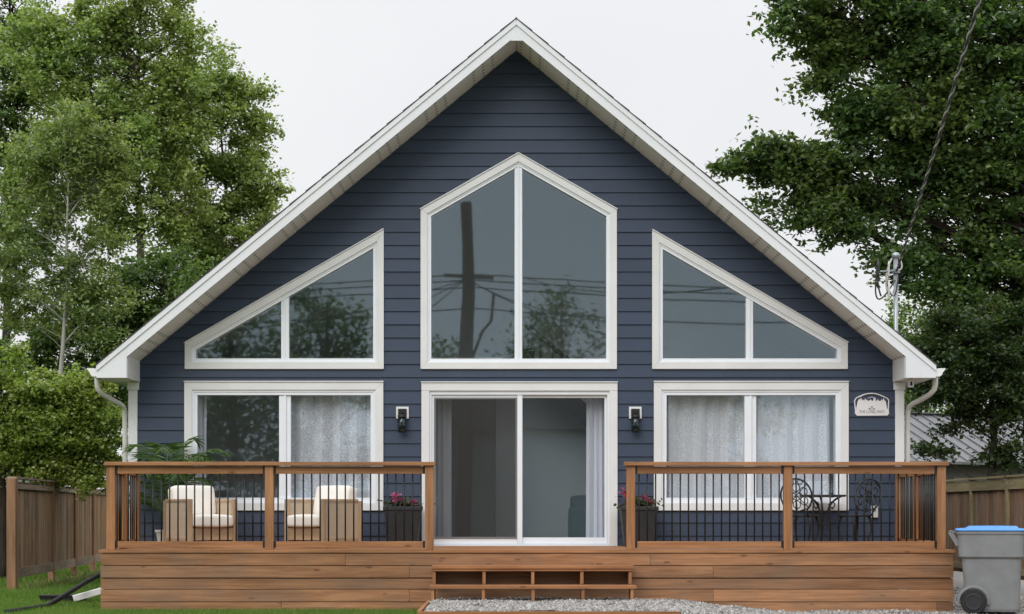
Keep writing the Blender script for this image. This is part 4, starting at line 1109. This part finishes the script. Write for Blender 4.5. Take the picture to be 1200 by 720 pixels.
# ------------------------------------------------------------------ drain pieces by the left deck end
t = thing('downspout_extension', 'white downspout extension lying on the grass at the left deck end', 'downspout', (-5.7, .25, 0))
MB().beam((.32, -.75, .185), (-.11, -.87, .06), .10, .085).build('spout', M['gutter'], t, .008)
t = thing('drain_pipe', 'long black drain pipe sloping down from the deck onto the lawn', 'pipe', (-5.6, 0, 0))
b = MB(); b.tube([(.1, .05, .42), (-.06, -.6, .27), (-.2, -1.35, .10), (-.25, -1.75, .03), (-.28, -2.4, .03), (-.34, -3.2, .035)], .031, 10); b.build('tube', M['rubber'], t, 0, True)
t = thing('splash_tray', 'black plastic drainage tray lying under the white spout', 'tray', (-5.98, -.42, 0))
b = MB(); b.poly([(-.27, -.12, .005), (.25, -.12, .005), (.25, .12, .005), (-.27, .12, .005), (-.30, -.15, .10), (.28, -.15, .10), (.28, .15, .10), (-.30, .15, .10), (-.27, -.12, .095), (.25, -.12, .095), (.25, .12, .095), (-.27, .12, .095)],
               [(3, 2, 1, 0), (0, 1, 5, 4), (1, 2, 6, 5), (2, 3, 7, 6), (3, 0, 4, 7), (4, 5, 9, 8), (5, 6, 10, 9), (6, 7, 11, 10), (7, 4, 8, 11), (8, 9, 10, 11)])
b.build('pan', M['rubber'], t)

# ------------------------------------------------------------------ ground
g = MB(); g.poly([(-400, -300, -.03), (400, -300, -.03), (400, 700, -.03), (-400, 700, -.03)], [(0, 1, 2, 3)])
tag(g.build('ground', M['lawn']), kind='structure')
# gentle lawn sheet
tag(MB().poly([(-60, -42, -.022), (60, -42, -.022), (60, -33.5, -.022), (-60, -33.5, -.022)], [(0, 1, 2, 3)]).build('road', M['asphalt']), kind='structure')
tag(MB().poly([(-2.2, -33.4, -.024), (9, -33.4, -.024), (9, -9.02, -.024), (-2.2, -9.02, -.024)], [(0, 1, 2, 3)]).build('driveway', M['gravel_bed']), kind='structure')
# dry strip below the left fence
b = MB(); a0, a1 = fl(26.6), fl(43)
b.poly([(a0[0] - .35, a0[1], -.02), (a0[0] + .55, a0[1], -.02), (a1[0] + .55, a1[1], -.02), (a1[0] - .35, a1[1], -.02)], [(0, 1, 2, 3)])
tag(b.build('soil_strip', M['dirt']), kind='structure')
def zg(x, y):
    u = np.clip((x - 1.35) / 2.1, 0, 1); u = u * u * (3 - 2 * u)
    base = .155 * (1 - u)
    lump = .012 * np.sin(x * 3.1 + 1) * np.cos(y * 2.7) + .008 * np.sin(x * 7.3 + y * 5)
    side = np.clip((x + 1.04) / .02, 0, 1)
    return base * side + lump * .7 - .006
gx = np.linspace(-.985, 12, 140); gy = np.concatenate([np.linspace(-9, -5.3, 10)[:-1], np.linspace(-5.3, -2.4, 50), np.linspace(-2.2, 12, 30)])
Vg = []; 
for y in gy:
    for x in gx:
        z_ = float(zg(x, y))
        if x < 1.7 and y < -5.16: z_ = -.05
        Vg.append((x, y, z_))
nx = len(gx); Fg = []
for j in range(len(gy) - 1):
    for i in range(nx - 1):
        x, y = gx[i], gy[j]
        if x > 7.2 and False: continue
        if y > -2.3 and x < 5.2: continue
        if y < -5.16 and x < 1.7: continue
        Fg.append([j * nx + i, j * nx + i + 1, (j + 1) * nx + i + 1, (j + 1) * nx + i])
gb = MB(); gb.v = Vg; gb.f = Fg
tag(gb.build('gravel_bed', M['gravel_bed'], None, 0, True), kind='structure')
rng = np.random.default_rng(77)
def stones(n, x0, x1, y0, y1, smin, smax):
    x = rng.uniform(x0, x1, n); y = rng.uniform(y0, y1, n)
    k = ~((x < 1.7) & (y < -5.14)) & ~((y > -2.44) & (x < 5.3))
    return x[k], y[k], rng.uniform(smin, smax, k.sum())
parts = [stones(17000, -.97, 2.2, -5.13, -2.45, .010, .024), stones(12000, 2.0, 7.0, -4.2, -2.45, .010, .022), stones(4000, 5.3, 7.05, -2.44, 6, .012, .026), stones(3000, 1.7, 7, -6, -4.2, .012, .024), stones(1500, -.97, 7.0, -5.13, -2.45, .022, .036)]
x = np.concatenate([p[0] for p in parts]); y = np.concatenate([p[1] for p in parts]); s_ = np.concatenate([p[2] for p in parts])
oc = np.array([(1, 0, 0), (0, 1, 0), (-1, 0, 0), (0, -1, 0), (0, 0, 1), (0, 0, -1)], float)
jit = rng.uniform(.6, 1.25, (len(x), 6, 1)); 
an = rng.uniform(0, 6.28, len(x)); ca, sa = np.cos(an), np.sin(an)
Q = oc[None] * jit + rng.normal(size=(len(x), 6, 3)) * .18
Q[:, :, 2] *= .75
Qr = np.stack([Q[:, :, 0] * ca[:, None] - Q[:, :, 1] * sa[:, None], Q[:, :, 0] * sa[:, None] + Q[:, :, 1] * ca[:, None], Q[:, :, 2]], -1) * s_[:, None, None]
Qr += np.stack([x, y, zg(x, y) + s_ * .3], -1)[:, None, :]
tri = np.array([(0, 1, 4), (1, 2, 4), (2, 3, 4), (3, 0, 4), (1, 0, 5), (2, 1, 5), (3, 2, 5), (0, 3, 5)])
Ft = (tri[None] + (np.arange(len(x)) * 6)[:, None, None]).reshape(-1, 3)
tag(fast_mesh('gravel', Qr.reshape(-1, 3), len(Ft), 3, M['stone'], None, Ft), 'loose grey crushed stone around the steps and bin', 'gravel', None, 'stuff')
t = thing('timber_edging', 'low wooden edging boards framing the raised gravel in front of the steps', 'edging', (-1.0, -5.2, 0))
b = MB(); b.box(-.04, 2.72, -.02, .02, -.05, .155); b.build('front_board', M['step_wood'], t, .004)
MB().box(-.04, -.0, .021, 2.72, -.05, .165).build('side_board', M['cedar_y'], t, .004)
o = MB().box(-.2, .2, -.03, .03, -.008, .012).build('loose_board', M['step_wood'], None, .003); o.location = (1.56, -2.53, .150); o.rotation_euler = (0, R(2), R(3))
tag(o, 'short loose board lying on the gravel at the right of the steps', 'board')

# grass blades
def blades(n, x0, x1, y0, y1, h0, h1, w, cond=None):
    x = rng.uniform(x0, x1, n); y = rng.uniform(y0, y1, n)
    if cond is not None: k = cond(x, y); x, y = x[k], y[k]
    n = len(x); a = rng.uniform(0, 6.28, n); h = rng.uniform(h0, h1, n); l = rng.normal(size=(n, 2)) * .35 * h[:, None]
    wv = np.stack([np.cos(a), np.sin(a)], -1) * w
    V = np.zeros((n, 3, 3)); V[:, 0, 0] = x - wv[:, 0]; V[:, 0, 1] = y - wv[:, 1]; V[:, 1, 0] = x + wv[:, 0]; V[:, 1, 1] = y + wv[:, 1]
    V[:, 2, 0] = x + l[:, 0]; V[:, 2, 1] = y + l[:, 1]; V[:, 2, 2] = h; V[:, :2, 2] = -.03
    return V
def nofence(x, y):
    fx_ = -7.80 - .098 * (y - 3.5); thin = (np.abs(x - fx_ - .1) < .5) & (y > 3)
    return ~((x > -5.03) & (y > -2.44)) & ~(thin & (rng.uniform(size=len(x)) < .8)) & ~((x > -5.4) & (y > 0))
V = np.concatenate([blades(42000, -6.6, -1.06, -4.6, -2.3, .03, .065, .004, nofence), blades(45000, -8.6, -5.0, -2.4, 6, .03, .07, .006, nofence), blades(30000, -10, -5.4, 6, 22, .04, .09, .010, nofence), blades(24000, -18, -9.0, 4, 34, .04, .10, .014, nofence)])
tag(fast_mesh('grass', V.reshape(-1, 3), len(V), 3, M['grass']), 'short green lawn grass left of the steps and deck', 'grass', None, 'stuff')

# ------------------------------------------------------------------ across the street (seen in the glass)
t = thing('utility_pole', 'leaning wooden utility pole across the street, mirrored in the tall peaked window', 'utility pole', (-1.75, -32, 0))
MB().tube([(0, 0, -.2), (.12, 0, 4), (.30, 0, 8), (.22, 0, 11)], [.27, .25, .21, .17], 10).build('pole', M['pole_wood'], t, 0, True)
b = MB(); b.beam((-.5, .1, 8.7), (1.1, .1, 8.6), .1, .1); b.tube([(.25, 0, 5.6), (.75, .05, 6.9), (1.0, .05, 7.2), (1.1, .05, 8.1)], .05, 6); b.build('crossarm', M['pole_wood'], t)
b = MB()
for (xx, zz) in ((-6, 6.2), (-7.5, 7.0), (-5, 5.2), (5, 7.2), (6.5, 6.4)): b.tube([tuple(q) for q in bez((.2, 0, 8.6), (xx * .45, 0, (8.6 + zz) / 2 - .5), (xx, 0, zz), 10)], .02, 4)
b.build('drop_wire', M['black_wire'], t)
for k_, (za, zb_) in enumerate(((8.75, 9.0), (8.55, 8.5), (8.3, 8.2), (7.6, 7.0))):
    t = thing('street_wire', ['highest street wire mirrored across the peaked window', 'second street wire mirrored across the peaked window', 'third street wire mirrored across the peaked window', 'lowest street wire mirrored across the peaked window'][k_], 'cable', (-1.45, -32, za), 0, 'street wires along the road')
    pts = [(-26 + 52 * i / 40, .1 * k_, (-.9 * abs(-26 + 52 * i / 40) / 26 * (1 - abs(-26 + 52 * i / 40) / 32)) * 2) for i in range(41)]
    MB().tube(pts, .022, 5).build('strand', M['black_wire'], t, 0, True)
t = thing('reflection_house', 'made-up pale house across the street, added for the patio door reflection', 'house', (2.6, -46.5, 0))  # invented house, added to even out and lighten the patio door reflection
b = MB()
b.box(-5.48, 5.48, -6, 1.49, 0, 4.4); b.build('wall', M['white_wall'], t)
MB().poly([(-5.9, 1.9, 4.35), (5.9, 1.9, 4.35), (5.9, -2.2, 6.0), (-5.9, -2.2, 6.0), (-5.9, -6.4, 4.35), (5.9, -6.4, 4.35)], [(0, 1, 2, 3), (3, 2, 5, 4), (0, 3, 4), (1, 5, 2), (0, 4, 5, 1)]).build('roof', M['shingle'], t)
def far_tree(label, x, y, h, r, seed):
    D = 60.; S = D / F
    rnd = random.Random(seed); rngl = np.random.default_rng(seed)
    t = thing('street_tree', label, 'tree', (x, y, 0), 0, 'trees across the street')
    w = MB(); w.tube([(0, 0, -.1), (.1, 0, h * .4), (0, .1, h * .9)], [.24, .17, .04], 8)
    Cs = []
    for i in range(int(46 * r * h / 25)):
        v = rngl.normal(size=3); v /= np.linalg.norm(v); u = rngl.uniform(.2, 1) ** .45
        q = np.array([v[0] * r * u, v[1] * r * u, h * .56 + v[2] * h * .44 * u])
        if q[2] < .6: continue
        w.tube([(0, 0, q[2] * .75), tuple(q * np.array([.5, .5, .93])), tuple(q)], [.05, .03, .01], 4, False)
        Cs.append(q + rngl.normal(size=(110, 3)) * np.array([.5, .5, .32]))
    C = np.concatenate(Cs); w.build('trunk', M['bark_dark'], t, 0, True); fast_mesh('crown', kites(C, .26, .17, rngl), len(C), 4, M['leaf_understory'], t)
for i, (lab, x, y, h, r_) in enumerate((('big dark tree across the street, mirrored in the left lower window', -10.8, -42, 9.5, 3.4), ('tall tree across the street, mirrored in the left trapezoid window', -7.4, -44, 10.3, 2.3),
        ('small tree across the street, mirrored left of the pole in the peaked window', -2.9, -43, 8.2, 1.5), ('round tree across the street, mirrored right of the pole in the peaked window', 2.0, -55.5, 11.3, 2.5),
        ('low tree across the street, mirrored in the right trapezoid window', 7.2, -44, 6.6, 3.2), ('wide tree across the street, mirrored at the far left pane', -15, -43, 8.5, 3.2))):
    far_tree(lab, x, y, h, r_, 60 + i)

# ------------------------------------------------------------------ sky, sun, camera
w = bpy.data.worlds.new('World'); scn.world = w; w.use_nodes = True
nt = w.node_tree; nt.nodes.clear()
out = nt.nodes.new('ShaderNodeOutputWorld'); bg = nt.nodes.new('ShaderNodeBackground')
sky = nt.nodes.new('ShaderNodeTexSky'); sky.sky_type = 'NISHITA'; sky.sun_disc = False
SE, SR = R(38), R(203)
sky.sun_elevation = SE; sky.sun_rotation = SR; sky.dust_density = 4; sky.air_density = 1.0
tc = nt.nodes.new('ShaderNodeTexCoord'); sep = nt.nodes.new('ShaderNodeSeparateXYZ'); nt.links.new(tc.outputs['Generated'], sep.inputs[0])
gr = ramp(nt, [(0, (9.1, 9.15, 9.3)), (.29, (9.6, 9.65, 9.75)), (.46, (13.2, 13.5, 14.0)), (1, (21, 21.6, 22.4))])
cr = nt.nodes.new('ShaderNodeMath'); cr.operation = 'MAXIMUM'; cr.inputs[1].default_value = 0; nt.links.new(sep.outputs[2], cr.inputs[0]); nt.links.new(cr.outputs[0], gr.inputs[0])
nz = nt.nodes.new('ShaderNodeTexNoise'); nz.inputs['Scale'].default_value = 2.2; nz.inputs['Detail'].default_value = 5; nt.links.new(tc.outputs['Generated'], nz.inputs['Vector'])
nr = ramp(nt, [(.3, (.93, .935, .945)), (.7, (1.05, 1.05, 1.045))]); nt.links.new(nz.outputs['Fac'], nr.inputs[0])
cloud = mixc(nt, gr.outputs[0], nr.outputs[0], 1.0, 'MULTIPLY')
mixed = mixc(nt, sky.outputs[0], cloud, .92)
nt.links.new(mixed, bg.inputs[0]); bg.inputs[1].default_value = .1
nt.links.new(bg.outputs[0], out.inputs[0])
ld = bpy.data.lights.new('sun', 'SUN'); ld.energy = 1.3; ld.angle = R(40); ld.color = (1, .975, .94)
so = bpy.data.objects.new('sun', ld); col.objects.link(so)
dv = Vector((math.sin(SR) * math.cos(SE), math.cos(SR) * math.cos(SE), math.sin(SE)))
so.rotation_euler = dv.to_track_quat('Z', 'Y').to_euler()
cam = bpy.data.cameras.new('camera'); co = bpy.data.objects.new('camera', cam); col.objects.link(co)
co.location = (0, CY, CZ); co.rotation_euler = (R(90), 0, 0)
cam.sensor_width = 36; cam.lens = 36 * F / 1200; cam.shift_x = -5 / 1200; cam.shift_y = 240 / 1200
cam.clip_start = .1; cam.clip_end = 2000
scn.camera = co
scn.render.engine = 'CYCLES'
cy = scn.cycles; cy.use_denoising = True; cy.max_bounces = 10; cy.diffuse_bounces = 7; cy.glossy_bounces = 4; cy.transmission_bounces = 6; cy.transparent_max_bounces = 24
cy.caustics_reflective = False; cy.caustics_refractive = False
vs_ = scn.view_settings; vs_.view_transform = 'Standard'; vs_.look = 'None'; vs_.exposure = 0; vs_.gamma = 1; vs_.use_curve_mapping = False
